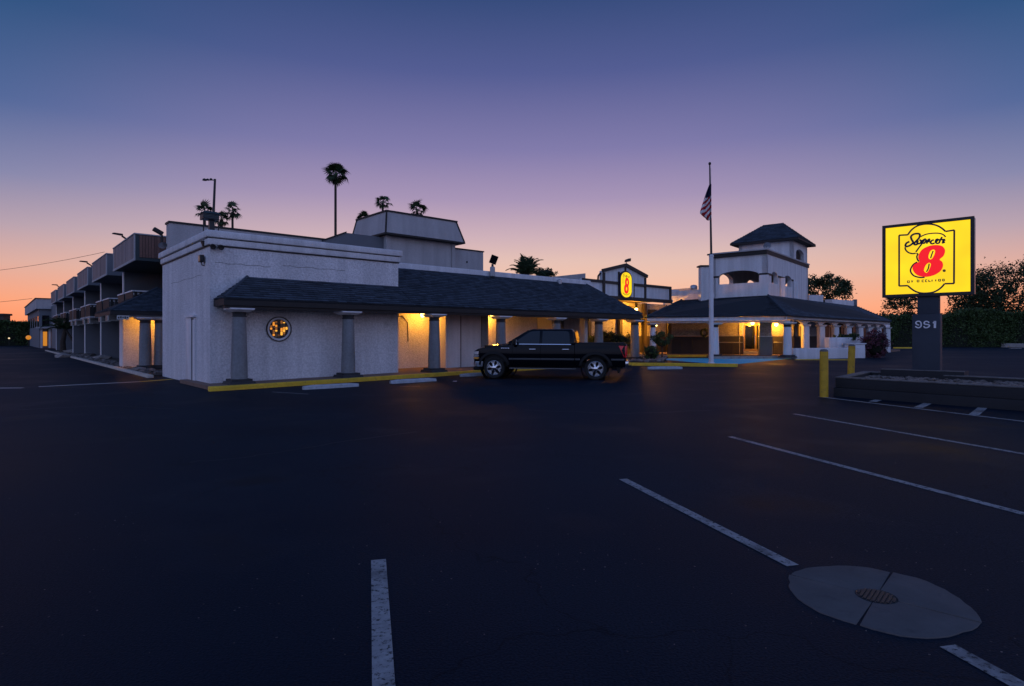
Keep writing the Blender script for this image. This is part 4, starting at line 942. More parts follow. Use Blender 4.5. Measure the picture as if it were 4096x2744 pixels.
# pier between door and lit brick
q0, q1, _ = inset(E0, E1, 3.2); pa, pb = onl(3039, q0, q1), onl(3087, q0, q1)
MB().wall(Vector((*pa, 0)), Vector((*pb, 0)), .6, 1.64, ZR).build('pier', 'brickw', LB)
MB().wall(Vector((pa.x - .03, pa.y - .05, 0)), Vector((pb.x + .03, pb.y - .05, 0)), .68, .2, 1.60).build('pier_base', 'grey', LB)
MB().wall(Vector((pa.x - .02, pa.y - .03, 0)), Vector((pb.x + .02, pb.y - .03, 0)), .64, 1.601, 1.66).build('pier_band', 'white', LB)
qa, qb = onl(3061, q0, q1), onl(3076, q0, q1); MB().box(qa.x, qb.x, pa.y - .075, pa.y - .052, .42, 1.35).build('pier_hatch', 'dark', LB)
# lit brick bay right of the pier and porch wall running right
s0_, s1_, _ = inset(E0, E1, 5.1); sa_, sb_ = onl(3080, s0_, s1_), onl(3175, s0_, s1_)
MB().wall(Vector((*sa_, 0)), Vector((*sb_, 0)), .3, 1.64, ZR + .3).build('brick_wall', 'brick', LB)
MB().wall(Vector((sa_.x, sa_.y - .04, 0)), Vector((sb_.x, sb_.y - .04, 0)), .3, .2, 1.638).build('wainscot', 'wains', LB)
v0, v1, _ = inset(E1, E2, 3.4); va = Vector((*onl(3176, v0, v1), 0)); vb = Vector((*onl(3560, v0, v1), 0))
MB().wall(va, vb, .3, .2, ZR + .3).build('porch_wall', 'wains', LB)
def pw_(px, off=.0): q = onl(px, v0, v1); n = nr * -off; return Vector((q.x + n.x, q.y + n.y, 0))
for a_, b_, z0, z1, m in ((3178, 3186, 1.64, 2.75, 'brick'), (3234, 3272, 1.64, 2.75, 'brickw'), (3296, 3331, .5, 2.6, 'glassdim'), (3361, 3382, 1.1, 2.6, 'glassdim'), (3408, 3432, 1.1, 2.6, 'glassdim'), (3452, 3470, 1.1, 2.6, 'glassdim'), (3488, 3503, 1.1, 2.6, 'glassdim'), (3522, 3536, .5, 2.5, 'glassdim')):
    wdw = MB().wall(pw_(a_, .06), pw_(b_, .06), .05, z0, z1).build('window' if m == 'glassdim' else 'wall_panel', m, LB)
    if m == 'glassdim' and a_ > 3350:
        for k in range(1, 5): MB().wall(pw_(a_, .075), pw_(b_, .075), .012, z0 + (z1 - z0) * k / 5, z0 + (z1 - z0) * k / 5 + .03).build('glazing_bar', 'brown', wdw)
        MB().wall(pw_((a_ + b_) / 2, .077), pw_((a_ + b_) / 2 + 1, .077), .012, z0, z1).build('glazing_bar', 'brown', wdw)
MB().wall(pw_(3313, .08), pw_(3314.4, .08), .02, .5, 2.6).build('door_edge', 'alu', LB)
# arched lit window by the lamp
n = 10; wa, wb = pw_(3191, .07), pw_(3209, .07); dx = (wb - wa); 
poly = [wa + dx * u + Vector((0, 0, z)) for u, z in [(0, 1.66), (1, 1.66), (1, 2.3)] + [(.5 + .5 * cos(pi * i / n), 2.3 + .28 * sin(pi * i / n)) for i in range(1, n)] + [(0, 2.3)]]
lw = MB().ext(poly, (-nr.x * .02, -nr.y * .02, 0)).build('lit_window', 'winlit', LB)
for u in (.3, .62): MB().ext([wa + dx * uu + Vector((-nr.x * .03, -nr.y * .03, zz)) for uu, zz in ((u, 1.66), (u + .06, 1.66), (u + .06, 2.5), (u, 2.5))], (-nr.x * .01, -nr.y * .01, 0)).build('glazing_bar', 'dark', lw)
# right porch columns under arched white brackets
cpx = [3221, 3284, 3341, 3392, 3439, 3478, 3512, 3548]
us = []
La = Vector((*onl(3166, k1, k2), 0)); Lb = Vector((*onl(3560, k1, k2), 0)); LL = (Lb - La).length
for px in cpx:
    q = onl(px, k1, k2); u = (Vector((*q, 0)) - La).length; us.append(u)
    o = MB().hexa([(q.x - .21, q.y - .21, .2), (q.x + .21, q.y - .21, .2), (q.x + .21, q.y + .21, .2), (q.x - .21, q.y + .21, .2)], [(q.x - .19, q.y - .19, 2.30), (q.x + .19, q.y - .19, 2.30), (q.x + .19, q.y + .19, 2.30), (q.x - .19, q.y + .19, 2.30)]).build('porch_column', 'white', LB, bevel=.04)
    MB().hexa([(q.x - .22, q.y - .22, 2.30), (q.x + .22, q.y - .22, 2.30), (q.x + .22, q.y + .22, 2.30), (q.x - .22, q.y + .22, 2.30)], [(q.x - .3, q.y - .3, 2.42), (q.x + .3, q.y - .3, 2.42), (q.x + .3, q.y + .3, 2.42), (q.x - .3, q.y + .3, 2.42)]).build('capital', 'white', o)
ops = []
for u0, u1 in zip([0] + us, us + [LL]):
    if u1 - u0 > .9: ops.append((u0 + .33 if u0 else .05, u1 - .33 if u1 < LL else LL - .05, 2.421, 2.422, .2))
arch_wall(MB(), La, Lb, .18, 2.421, ZR - .23, ops).build('arched_bracket_beam', 'white', LB)
# lamps of the entrance
def lamp2(px, py, d, label, power):
    p = P(px, py, d); o = thing('entrance_lamp', label, 'lamp', p, 0, 'lamps at the lobby entrance')
    MB(LX(o)).lathe([(.07, .15), (.08, .12), (.06, .10)], n=12).build('fitting', 'dark', o)
    MB(LX(o)).lathe([(.07, .10), (.12, .04), (.11, -.05), (.001, -.12)], n=14).build('glass_globe', 'bulb', o, smooth=True)
    MB(LX(o)).tube([(0, 0, .15), (0, .15, .22), (0, .55, .22)], .016, 6).build('arm', 'dark', o)
    point_light('lamp_light', p + Vector((0, -.02, -.02)), power, (1.0, .39, .03), .09, o)
lamp2(3010, 1293, fr(3010).y - .75, 'bright amber lamp above the lobby door', 520)
lamp2(3105, 1299, sa_.y - .55, 'bright amber lamp on brick right of the entrance pier', 290)
# wreath, railings, boulders
q = onl(2816, w0, w1); z = HC + (HY - 1331) / F * q.y
o = thing('wall_wreath', 'dark round wreath on the pale brick wall beside the flagpole', 'wreath', (q.x, q.y - .08, z))
n = 26
vs = MB(LX(o))
for i in range(n):
    a = 2 * pi * i / n; r = .23 + random.uniform(-.03, .03)
    vs.tube([(r * cos(a), 0, r * sin(a)), (r * cos(a) * 1.15 + random.uniform(-.1, .1), random.uniform(-.1, 0), r * sin(a) * 1.15 + random.uniform(-.1, .1))], [.06, .015], 5)
vs.build('leaves', 'leafd', o)
MB(LX(o)).tube([(.2 * cos(2 * pi * i / 20), -.02, .2 * sin(2 * pi * i / 20)) for i in range(21)], .06, 6).build('ring', 'dark', o)
def railing(pts, label, h=.82):
    a, b = pts; o = thing('patio_railing', label, 'railing', a); L = (b - a).length; d = (b - a).normalized(); n = int(L / .13)
    MB().tube([a + Vector((0, 0, h)), b + Vector((0, 0, h))], .035, 6).build('top_rail', 'alu', o)
    MB().tube([a + Vector((0, 0, .1)), b + Vector((0, 0, .1))], .025, 6).build('bottom_rail', 'dark', o)
    for i in range(n + 1):
        p = a + d * (L * i / n); MB().tube([p, p + Vector((0, 0, h))], .03 if i % 6 == 0 else .016, 5).build('baluster', 'dark', o)
railing((Vector((*onl(2878, *inset(E0, E1, 4.0)[:2]), FL0)), Vector((*onl(2970, *inset(E0, E1, 4.0)[:2]), FL0))), 'dark patio railing below the brick wall left of the lobby door')
railing((Vector((*onl(3094, *inset(E0, E1, 4.6)[:2]), FL0)), Vector((*onl(3128, *inset(E0, E1, 4.6)[:2]), FL0))), 'short dark railing between the entrance pier and corner column')

# tower
D0 = 38.7; X0 = (3067 - CX) / F * D0; tl = radians(50); dl = Vector((-sin(tl), cos(tl))); dr_ = Vector((cos(tl), sin(tl)))
def along(px, o, d): k = (px - CX) / F; return (k * o.y - o.x) / (d.x - k * d.y)
O = Vector((X0, D0)); wl = along(2846, O, dl); wr = along(3232, O, dr_)
zc = HC + (HY - 999) / F * D0; zsill = HC + (HY - 1126) / F * D0 - .02; zspr = HC + (HY - 1096) / F * D0
A0, A1 = O + dl * wl, O; A2 = O + dr_ * wr; A3 = A0 + dr_ * wr
uo = lambda px: (along(px, O, dl))
n0, n1 = wl - uo(2872), wl - uo(3036)
zar = HC + (HY - 1081) / F * (D0 + 1) - zspr
arch_wall(MB(), A0, A1, .3, 3.2, zc, [(max(.15, n0), n1, zsill, zspr, zar)]).build('tower_wall', 'stucco_s', LB)
ro = lambda px: along(px, O, dr_)
arch_wall(MB(), A1, A2, .3, 3.2, zc, [(ro(3086), ro(3112), zsill - .0, zspr, .28), (ro(3138), ro(3166), zsill, zspr, .28)]).build('tower_wall', 'stucco_s', LB)
A1i, A2i = A1 + dl * 0, A2
arch_wall(MB(), A2, A3, .3, 3.2, zc, [(.5, 1.7, zsill, zspr, .3), (2.1, 3.3, zsill, zspr, .3)]).build('tower_wall', 'stucco_s', LB)
arch_wall(MB(), A3, A0, .3, 3.2, zc, [(wr - 3.4, wr - .7, zsill, zspr, .4), (1.0, 4.0, zsill, zspr, .4)]).build('tower_wall', 'stucco_s', LB)
def ring(mb, pts, o, z0, z1):
    c = sum(pts, Vector((0, 0))) / len(pts); q = [p + (p - c).normalized() * o * 1.35 for p in pts]
    mb.hexa([(p.x, p.y, z0) for p in q], [(p.x, p.y, z1) for p in q]); return mb
ring(MB(), [A0, A1, A2, A3], .12, zc - .26, zc - .02).build('cornice', 'dark', LB)
ring(MB(), [A0, A1, A2, A3], .18, zc - .018, zc + .07).build('cornice_cap', 'greyl', LB)
ring(MB(), [A0, A1, A2, A3], -.1, zsill - .9, zsill - .75).build('tower_floor', 'conc', LB)
for a_, b_ in ((n1, wl), (0, max(.15, n0))):
    p = A0 + (A1 - A0).normalized() * a_; q = A0 + (A1 - A0).normalized() * b_
    MB().wall(Vector((p.x, p.y, 0)) + Vector((-.02, -.05, 0)), Vector((q.x, q.y, 0)) + Vector((.03, -.05, 0)), .05, zspr - .04, zspr + .08).build('spring_band', 'dark', LB)
for a_, b_ in ((.02, ro(3086)), (ro(3112), ro(3138)), (ro(3166), ro(3172))):
    p, q = O + dr_ * a_, O + dr_ * b_; off = Vector((dr_.y, -dr_.x)) * .05
    MB().wall(Vector((p.x + off.x, p.y + off.y, 0)), Vector((q.x + off.x, q.y + off.y, 0)), .05, zspr - .04, zspr + .08).build('spring_band', 'dark', LB)
for px in (3050, ):
    p, q = O + dl * uo(3038), O; off = Vector((-.0, -.12)); MB().wall(Vector((p.x, p.y - .12, 0)), Vector((q.x + .05, q.y - .12, 0)), .12, 3.9, zspr - .05).build('pilaster', 'white', LB)
for px in (3122, 3174):
    q = O + dr_ * ro(px) + Vector((dr_.y, -dr_.x)) * .1; MB().box(q.x - .16, q.x + .16, q.y - .16, q.y + .16, 3.6, zspr - .05).build('pilaster', 'white', LB)
# lantern storey with hipped roof
D1 = 45.5; O2 = Vector(((3172 - CX) / F * D1, D1)); el_ = along(2955, O2, dl); er_ = along(3229, O2, dr_)
zr0 = HC + (HY - 953) / F * D1
B0, B1_, B2_ = O2 + dl * el_, O2, O2 + dr_ * er_; B3 = B0 + dr_ * er_
MB().wall(Vector((*B0, 0)), Vector((*B1_, 0)), .25, zc, zr0).build('lantern_wall', 'stucco_s', LB)
zl = HC + (HY - 1010) / F * D1
arch_wall(MB(), B1_, B2_, .25, zc - .5, zr0, [(er_ * .2, er_ * .75, zl - .55, zl + .05, .4)]).build('lantern_wall', 'stucco_s', LB)
MB().wall(Vector((*B2_, 0)), Vector((*B3, 0)), .25, zc, zr0).build('lantern_wall', 'stucco_s', LB)
MB().wall(Vector((*B3, 0)), Vector((*B0, 0)), .25, zc, zr0).build('lantern_wall', 'stucco_s', LB)
cc = (B0 + B1_ + B2_ + B3) / 4; ev = [p + (p - cc).normalized() * .75 for p in (B0, B1_, B2_, B3)]
ax = (B0 - B1_).normalized(); ra, rb = cc + ax * .75, cc - ax * .75; zap = HC + (HY - 896) / F * cc.y
r4 = lambda p, z: Vector((p.x, p.y, z))
faces = [(r4(ev[0], zr0), r4(ev[1], zr0), r4(rb, zap), r4(ra, zap)), (r4(ev[2], zr0), r4(ev[3], zr0), r4(ra, zap), r4(rb, zap)), (r4(ev[1], zr0), r4(ev[2], zr0), r4(rb, zap), r4(rb, zap)), (r4(ev[3], zr0), r4(ev[0], zr0), r4(ra, zap), r4(ra, zap))]
cells = []
for q in faces:
    mb = MB(); slab(mb, q if (q[2] - q[3]).length > .01 else q[:3], .05); mb.build('lantern_roof', 'deck', LB); cells += shingle_cells(*q, expo=.2, wid=.45, thick=.03)
lay_shingles(cells, LB, 0)
mb = MB(); mb.hexa([r4(p, zr0 - .16) for p in ev], [r4(p, zr0 - .055) for p in ev]); mb.build('lantern_eave', 'dark', LB)
pdish = P(3068, 982, 40.0)
o = thing('satellite_dish', 'small pale satellite dish on the tower cornice', 'dish', pdish)
MB(LX(o) @ Matrix.Rotation(.5, 4, 'Y') @ Matrix.Rotation(.5, 4, 'X')).lathe([(.001, .06), (.14, .03), (.24, -.04), (.245, -.05), (.13, .0), (.001, .03)], n=20, axis='y').build('reflector', 'alu', o, smooth=True)
MB(LX(o)).tube([(0, .05, 0), (0, .1, -.3)], .02, 6).build('mast', 'steel', o)
# white parapets left of the tower and boxes on the porch roof
dpl = 43.2
a_, b_ = P(2686, 1166, dpl + .8), P(2830, 1156, dpl - 1.5)
MB().wall(a_, b_, .3, 3.4, a_.z).build('parapet', 'stucco_s', LB)
MB().wall(a_ + Vector((-.05, -.05, 0)), a_ + Vector((.55, -.05, 0)), .4, a_.z + .002, a_.z + .12).build('parapet_cap', 'white', LB)
pz_ = P(2832, 1068, A0.y + .1); MB().box(A0.x - .75, A0.x - .02, A0.y - .1, A0.y + .5, 3.4, pz_.z).build('tower_pier', 'stucco_s', LB)
MB().box(A0.x - .85, A0.x + .05, A0.y - .2, A0.y + .6, pz_.z + .002, pz_.z + .1).build('tower_pier_cap', 'dark', LB)
MB().wall(a_ + Vector((.2, 3.2, 0)), b_ + Vector((-.2, 3.2, 0)), .3, 3.4, a_.z + .35).build('rear_parapet', 'greyl', LB)
x0, x1 = P(3236, 1180, 48), P(3293, 1178, 48); MB().wall(x0, x1, 1.2, 3.6, x0.z).build('roof_box', 'white', LB)
x0, x1 = P(3330, 1197, 52), P(3420, 1203, 53.5); MB().ext([(x0.x, x0.y, 3.8), (x1.x, x1.y, 3.8), (x1.x, x1.y, x1.z), (x0.x, x0.y, x0.z)], (-.4, .5, 0)).build('raking_parapet', 'white', LB)
MB().box(x1.x - .12, x1.x + .14, x1.y - .1, x1.y + .2, 3.8, x1.z + .12).build('parapet_end_post', 'grey', LB)
xv = P(2775, 1148, 46); o = MB().lathe([(.28, -.2), (.28, .03), (.2, .14), (.001, .18)], xv, n=14).build('roof_fan', 'alu', smooth=True); tag(o, 'domed roof fan behind the parapet left of the tower', 'vent')

# low white walls of the terrace with planting trough
TW = thing('terrace_wall', 'low stepped white stucco wall in front of the arched porch', 'wall', G(3320, 1438), 0)
w_a, w_b = G(3186, 1437), G(3462, 1432)
h1 = HC + (1346 - 1393) / F * w_a.y
MB().wall(w_a, w_b, .35, .1, h1).build('lower_wall', 'stucco_s', TW, bevel=.03)
u_a, u_b = P(3318, 1350, w_a.y + 2.2), P(3452, 1350, w_b.y + 2.0)
MB().wall(u_a, u_b, .35, .1, HC - .06).build('upper_wall', 'stucco_s', TW, bevel=.03)
e_a, e_b = P(3404, 1378, w_b.y - .15), P(3461, 1376, w_b.y - .2)
MB().wall(e_a, e_b, .9, .1, HC - .5).build('end_pier', 'white', TW, bevel=.03)
MB().wall(e_a + Vector((-.06, -.05, 0)), e_b + Vector((.06, -.05, 0)), 1.0, HC - .498, HC - .42).build('end_pier_cap', 'stucco_s', TW, bevel=.02)

# ================================================================== flagpole and flag
fp = G(2845, 1455); ztop_ = HC + (HY - 655) / F * fp.y; zmid = HC + (HY - 1020) / F * fp.y
FP = thing('flagpole', 'tall flagpole with white sleeved base and dark upper shaft', 'flagpole', fp)
xt = (2839 - 2845) / F * fp.y
MB(LX(FP)).lathe([(.16, -.02), (.16, .05), (.115, .1), (.108, zmid - fp.z - .1), (.12, zmid - fp.z - .09), (.12, zmid - fp.z), (.06, zmid - fp.z + .03)], n=18).build('sleeve', 'white', FP, smooth=True)
MB(LX(FP)).tube([(0, 0, zmid - fp.z), (xt, 0, ztop_ - fp.z - .1)], [.058, .035], 12).build('shaft', 'steel', FP, smooth=True)
zz_ = ztop_ - fp.z
MB(LX(FP)).lathe([(.001, .085), (.05, .07), (.07, .02), (.06, -.04), (.03, -.07), (.03, -.12)], (xt, 0, zz_), n=14).build('finial', 'dark', FP, smooth=True)
MB(LX(FP)).tube([(xt + .05, -.03, zz_ - .2), (xt + .08, -.04, 4.5), (.13, -.06, 1.3)], .006, 5).build('halyard', 'cloth_w', FP)
MB(LX(FP)).box(.10, .15, -.03, .03, 3.35, 3.6).build('cleat', 'white', FP)
MB(LX(FP)).box(-.2, -.09, -.05, .05, zmid - fp.z - .02, zmid - fp.z + .05).build('bracket', 'dark', FP)
def flag_mat():
    m, n, b = new_mat('flag_cloth'); L = n.links; N = n.nodes
    uv = N.new('ShaderNodeTexCoord'); s = N.new('ShaderNodeSeparateXYZ'); L.new(uv.outputs['UV'], s.inputs[0])
    def math(op, a, bb):
        q = N.new('ShaderNodeMath'); q.operation = op
        for i, v in enumerate((a, bb)):
            if isinstance(v, (int, float)): q.inputs[i].default_value = v
            elif v is not None: L.new(v, q.inputs[i])
        return q.outputs[0]
    st = math('GREATER_THAN', math('MODULO', math('MULTIPLY', s.outputs[1], 13), 2), 1)
    mx = N.new('ShaderNodeMix'); mx.data_type = 'RGBA'; L.new(st, mx.inputs[0]); mx.inputs[6].default_value = (.50, .02, .03, 1); mx.inputs[7].default_value = (.85, .82, .8, 1)
    can = math('MULTIPLY', math('LESS_THAN', s.outputs[0], .4), math('GREATER_THAN', s.outputs[1], 6 / 13))
    mp = N.new('ShaderNodeVectorMath'); mp.operation = 'MULTIPLY'; L.new(uv.outputs['UV'], mp.inputs[0]); mp.inputs[1].default_value = (22, 16, 0)
    fr_ = N.new('ShaderNodeVectorMath'); fr_.operation = 'FRACTION'; L.new(mp.outputs[0], fr_.inputs[0])
    ds = N.new('ShaderNodeVectorMath'); ds.operation = 'DISTANCE'; L.new(fr_.outputs[0], ds.inputs[0]); ds.inputs[1].default_value = (.5, .5, 0)
    star = math('LESS_THAN', ds.outputs['Value'], .28)
    cm = N.new('ShaderNodeMix'); cm.data_type = 'RGBA'; L.new(star, cm.inputs[0]); cm.inputs[6].default_value = (.012, .018, .06, 1); cm.inputs[7].default_value = (.5, .5, .5, 1)
    m2 = N.new('ShaderNodeMix'); m2.data_type = 'RGBA'; L.new(can, m2.inputs[0]); L.new(mx.outputs[2], m2.inputs[6]); L.new(cm.outputs[2], m2.inputs[7])
    L.new(m2.outputs[2], b.inputs['Base Color']); b.inputs['Roughness'].default_value = .85; return m
nu, nv = 26, 44; me = bpy.data.meshes.new('flag'); vs, fs, uvs = [], [], []
zf1 = HC + (HY - 738) / F * fp.y - fp.z; zf0 = HC + (HY - 888) / F * fp.y - fp.z
for i in range(nu + 1):
    a = i / nu
    for j in range(nv + 1):
        b = j / nv
        wd_ = .10 + .56 * b ** .9 * (1 if b < .86 else 1 - (b - .86) / .14 * .55)
        fold = (.035 + .10 * b) * sin(a * 11 + b * 1.5) * (.35 + .65 * a); fold2 = .04 * sin(a * 23 + 2 + b * 3)
        vs.append((xt * .8 + .05 - a * wd_ + .3 * fold * a, -.07 + fold + fold2, zf1 + (zf0 - zf1) * (b - .10 * a * b) + .03 * sin(a * 9) * b))
        uvs.append((0 if b < .30 + .12 * a else .7, (1 - (b - .38 * a) * .85) % 1.0 if b > .30 + .12 * a else .5 + b * .9))
for i in range(nu):
    for j in range(nv):
        a = i * (nv + 1) + j; fs.append((a, a + nv + 1, a + nv + 2, a + 1))
me.from_pydata(vs, [], fs); uvl = me.uv_layers.new(name='UVMap').data
for p in me.polygons:
    p.use_smooth = True
    for li in p.loop_indices: uvl[li].uv = uvs[me.loops[li].vertex_index]
me.materials.append(flag_mat()); o = bpy.data.objects.new('flag', me); col.objects.link(o); o.location = fp; so = o.modifiers.new('th', 'SOLIDIFY'); so.thickness = .004
tag(o, 'limp red and white striped flag with starred blue corner on the pole', 'flag')

# ================================================================== street sign on its planter
dLs, dRs = 16.8, 15.4
SL, SR = P(3530, 904, dLs), P(3897, 865, dRs); zs1 = (SL.z + SR.z) / 2; zs0 = (P(3530, 1190, dLs).z + P(3897, 1177, dRs).z) / 2
sx = Vector((SR.x - SL.x, SR.y - SL.y)); SW = sx.length; sx.normalize(); sn = Vector((sx.y, -sx.x))
if sn.y > 0: sn = -sn
srz = atan2(sx.y, sx.x)
SG2 = thing('street_sign', 'large lit yellow sign with red numeral 8 on charcoal pedestal', 'sign', (SL.x, SL.y, 0), srz)
fs = LX(SG2)                                  # local x along the panel, y away from the viewer
SH = zs1 - zs0
def su(px): k = (px - CX) / F; return (k * SL.y - SL.x) / (sx.x - k * sx.y)
def suv(zx, zy):                              # point of the enlarged photo detail -> panel coordinates
    px, py = 3500 + zx * .25510, 850 + zy * .25510
    u = su(px); d = SL.y + sx.y * u; return Vector((u, HC + (HY - py) / F * d))
fb = .075
MB(fs).box(.0, SW, .03, .36, zs0, zs1).build('cabinet', 'framel', SG2, bevel=.02)
for nm, b in (('frame_bar', (0, SW, zs1 - fb, zs1)), ('frame_bar', (0, SW, zs0, zs0 + fb)), ('frame_bar', (0, fb, zs0 + fb, zs1 - fb)), ('frame_bar', (SW - fb, SW, zs0 + fb, zs1 - fb))):
    MB(fs).box(b[0] - .004, b[1] + .004, -.02, .028, b[2] - (.004 if b[2] == zs0 else 0), b[3] + (.004 if b[3] == zs1 else 0)).build(nm, 'frame', SG2)
MB(fs).box(fb, SW - fb, .004, .029, zs0 + fb, zs1 - fb).build('lit_face', 'sy', SG2)
def fillp(name, loops, y, m):
    bm = bmesh.new(); ed = []
    for lp in loops:
        v = [bm.verts.new((p.x, y, p.y)) for p in lp]; ed += [bm.edges.new((v[i], v[(i + 1) % len(v)])) for i in range(len(v))]
    bmesh.ops.triangle_fill(bm, use_beauty=True, use_dissolve=False, edges=ed)
    for f in bm.faces: f.normal_update()
    for f in bm.faces:
        if f.normal.y > 0: f.normal_flip()
    me = bpy.data.meshes.new(name); bm.to_mesh(me); bm.free(); me.materials.append(X[m]); me.uv_layers.new(name='UVMap')
    o = bpy.data.objects.new(name, me); col.objects.link(o); o.parent = SG2; ROOT[o.name] = ROOT[SG2.name]; return o
def smooth_loop(pts, k=4, closed=True):
    n = len(pts); out = []
    for i in range(n if closed else n - 1):
        p0, p1, p2, p3 = (pts[(i - 1) % n] if closed or i else pts[0]), pts[i], pts[(i + 1) % n], (pts[(i + 2) % n] if closed or i < n - 2 else pts[-1])
        for j in range(k):
            t = j / k; out.append(tuple(.5 * ((2 * b) + (-a + c) * t + (2 * a - 5 * b + 4 * c - d) * t * t + (-a + 3 * b - 3 * c + d) * t ** 3) for a, b, c, d in zip(p0, p1, p2, p3)))
    if not closed: out.append(pts[-1])
    return out
o8 = [(697, 768), (678, 715), (690, 650), (740, 580), (820, 535), (910, 512), (1000, 512), (1065, 535), (1098, 585), (1093, 640), (1068, 690), (1015, 737), (1050, 768), (1068, 815), (1058, 870), (1020, 925), (950, 972), (870, 1000), (790, 1010), (700, 998), (640, 965), (600, 915), (588, 868), (602, 828), (642, 793)]
h1_ = [(862, 735), (840, 712), (842, 670), (865, 612), (895, 587), (925, 582), (942, 605), (935, 650), (905, 710), (882, 732)]
h2_ = [(800, 945), (770, 918), (773, 880), (797, 826), (830, 796), (860, 790), (876, 815), (862, 865), (836, 920), (816, 941)]
S8 = lambda l: [suv(*p) for p in smooth_loop(l)]
fillp('numeral', [S8(o8), S8(h1_), S8(h2_)], -.004, 'sr')
mb = MB(fs); q = lambda p: (p.x, .0035, p.y); dv = (0, -.004, 0)
k_ = .2551 * 15.9 / F * 1.0
def strokes(lst, wd, depth=.0035):
    for l in lst: ribbon(mb, [suv(*p) for p in smooth_loop(l, 5, False)], wd * k_ * 1.45, lambda p: (p.x, depth, p.y), dv)
strokes([[(375, 357), (515, 350)], [(515, 350), (545, 305), (590, 257), (660, 212), (740, 188), (820, 180), (900, 186), (980, 208), (1050, 248), (1105, 297)], [(1105, 297), (1246, 275)], [(1243, 275), (1238, 1115)], [(1240, 1113), (1090, 1117)],
         [(1090, 1117), (1050, 1165), (990, 1213), (910, 1250), (810, 1264), (720, 1262), (640, 1240), (570, 1196), (515, 1147)], [(515, 1147), (378, 1152)], [(378, 1155), (378, 357)]], 17)
mb.build('badge_outline', 'sn', SG2)
mb = MB(fs)
strokes([[(650, 640), (672, 655), (656, 690), (668, 740), (690, 768)], [(662, 776), (600, 818), (562, 880), (560, 930), (600, 985), (660, 1010), (720, 1020), (780, 1015)]], 15, .0)
strokes([[(872, 718), (890, 660), (912, 602)], [(805, 930), (835, 880), (850, 802)]], 12, .0)
mb.build('numeral_shadow', 'sn', SG2)
mb = MB(fs)
strokes([[(540, 455), (492, 482), (477, 520), (497, 533), (550, 515), (598, 470), (575, 425), (565, 375), (612, 338), (680, 332), (703, 352), (690, 400), (640, 455), (612, 490), (640, 505), (690, 480)]], 20)
strokes([[(470, 545), (485, 592), (530, 630), (590, 645), (640, 638)], [(640, 620), (690, 550), (735, 490), (775, 430)]], 15, .002)
strokes([[(715, 378), (800, 342), (900, 326), (1000, 326), (1070, 347), (1108, 385)]], 13, .002)
strokes([[(680, 440), (660, 480), (700, 488), (722, 450), (700, 425)], [(745, 430), (725, 495)], [(745, 440), (785, 415), (800, 440), (775, 480), (750, 480)], [(810, 490), (832, 430), (856, 420), (842, 470)],
         [(925, 430), (890, 440), (872, 475), (895, 490), (935, 480)], [(945, 470), (975, 445), (985, 420), (960, 425), (950, 465), (980, 485), (1015, 470)], [(1052, 382), (1025, 430), (1005, 478)], [(985, 432), (1040, 424), (1100, 424)], [(1105, 430), (1062, 448), (1088, 468), (1045, 478)]], 17, .0012)
mb.build('script_lettering', 'sn', SG2)
mb = MB(fs)
glyphs = {'O': [[(-1, -1), (-1, 1), (1, 1), (1, -1), (-1, -1)]], 'Y': [[(-1, 1), (0, 0), (1, 1)], [(0, 0), (-.3, -1)]], 'C': [[(1, 1), (-1, 1), (-1, -1), (1, -1)]], 'L': [[(-1, 1), (-1, -1), (1, -1)]], 'I': [[(0, 1), (0, -1)]], 'D': [[(-1, -1), (-1, 1), (.5, 1), (1, 0), (.5, -1), (-1, -1)]]}
for ch, x_, y_ in (('O', 524, 1086), ('Y', 582, 1082), ('O', 675, 1074), ('C', 752, 1073), ('C', 805, 1071), ('L', 858, 1069), ('I', 894, 1068), ('I', 952, 1065), ('O', 1012, 1062), ('D', 1075, 1059)):
    for l in glyphs[ch]: ribbon(mb, [suv(x_ + a * 14, y_ - b * 15) for a, b in l], 14 * k_, lambda p: (p.x, .0035, p.y), dv)
strokes([[(1085 + 20 * cos(a), 912 + 16 * sin(a)) for a in [2 * pi * i / 10 for i in range(11)]], [(1080, 922), (1080, 904), (1092, 908), (1082, 914), (1092, 922)]], 7)
mb.build('small_lettering', 'sn', SG2)
pa_, pb_ = su(3648), su(3760); na, nb_ = su(3668), su(3754); zsh = HC + (HY - 1256) / F * 16.1
MB(fs).box(pa_, pb_, .0, .42, .3, zsh).build('pedestal', 'signpost', SG2, bevel=.012)
MB(fs).box(na, nb_, .05, .36, zsh, zs0 + .02).build('neck', 'signpost', SG2, bevel=.012)
def nuv(zx, zy):
    px, py = 3630 + zx * .06835, 1240 + zy * .06835; u = su(px); return Vector((u, HC + (HY - py) / F * (SL.y + sx.y * u)))
for l, wd in (([(690, 880), (600, 862), (522, 812), (495, 760), (530, 692), (640, 655), (740, 682), (798, 770), (802, 930), (740, 1008), (640, 1040), (540, 1012), (465, 950)], .030), ([(1270, 760), (1210, 690), (1100, 662), (1010, 692), (982, 760), (1012, 822), (1100, 842), (1220, 860), (1290, 900), (1265, 970), (1180, 1022), (1080, 1040), (1000, 1010), (965, 945)], .032), ([(1522, 790), (1572, 728), (1618, 668), (1614, 800), (1606, 1055)], .05)):
    mb = MB(fs); ribbon(mb, [nuv(*p) for p in smooth_loop(l, 4, False)], wd, lambda p: (p.x, -.003, p.y), (0, -.022, 0)); mb.build('digit', 'numeral', SG2)

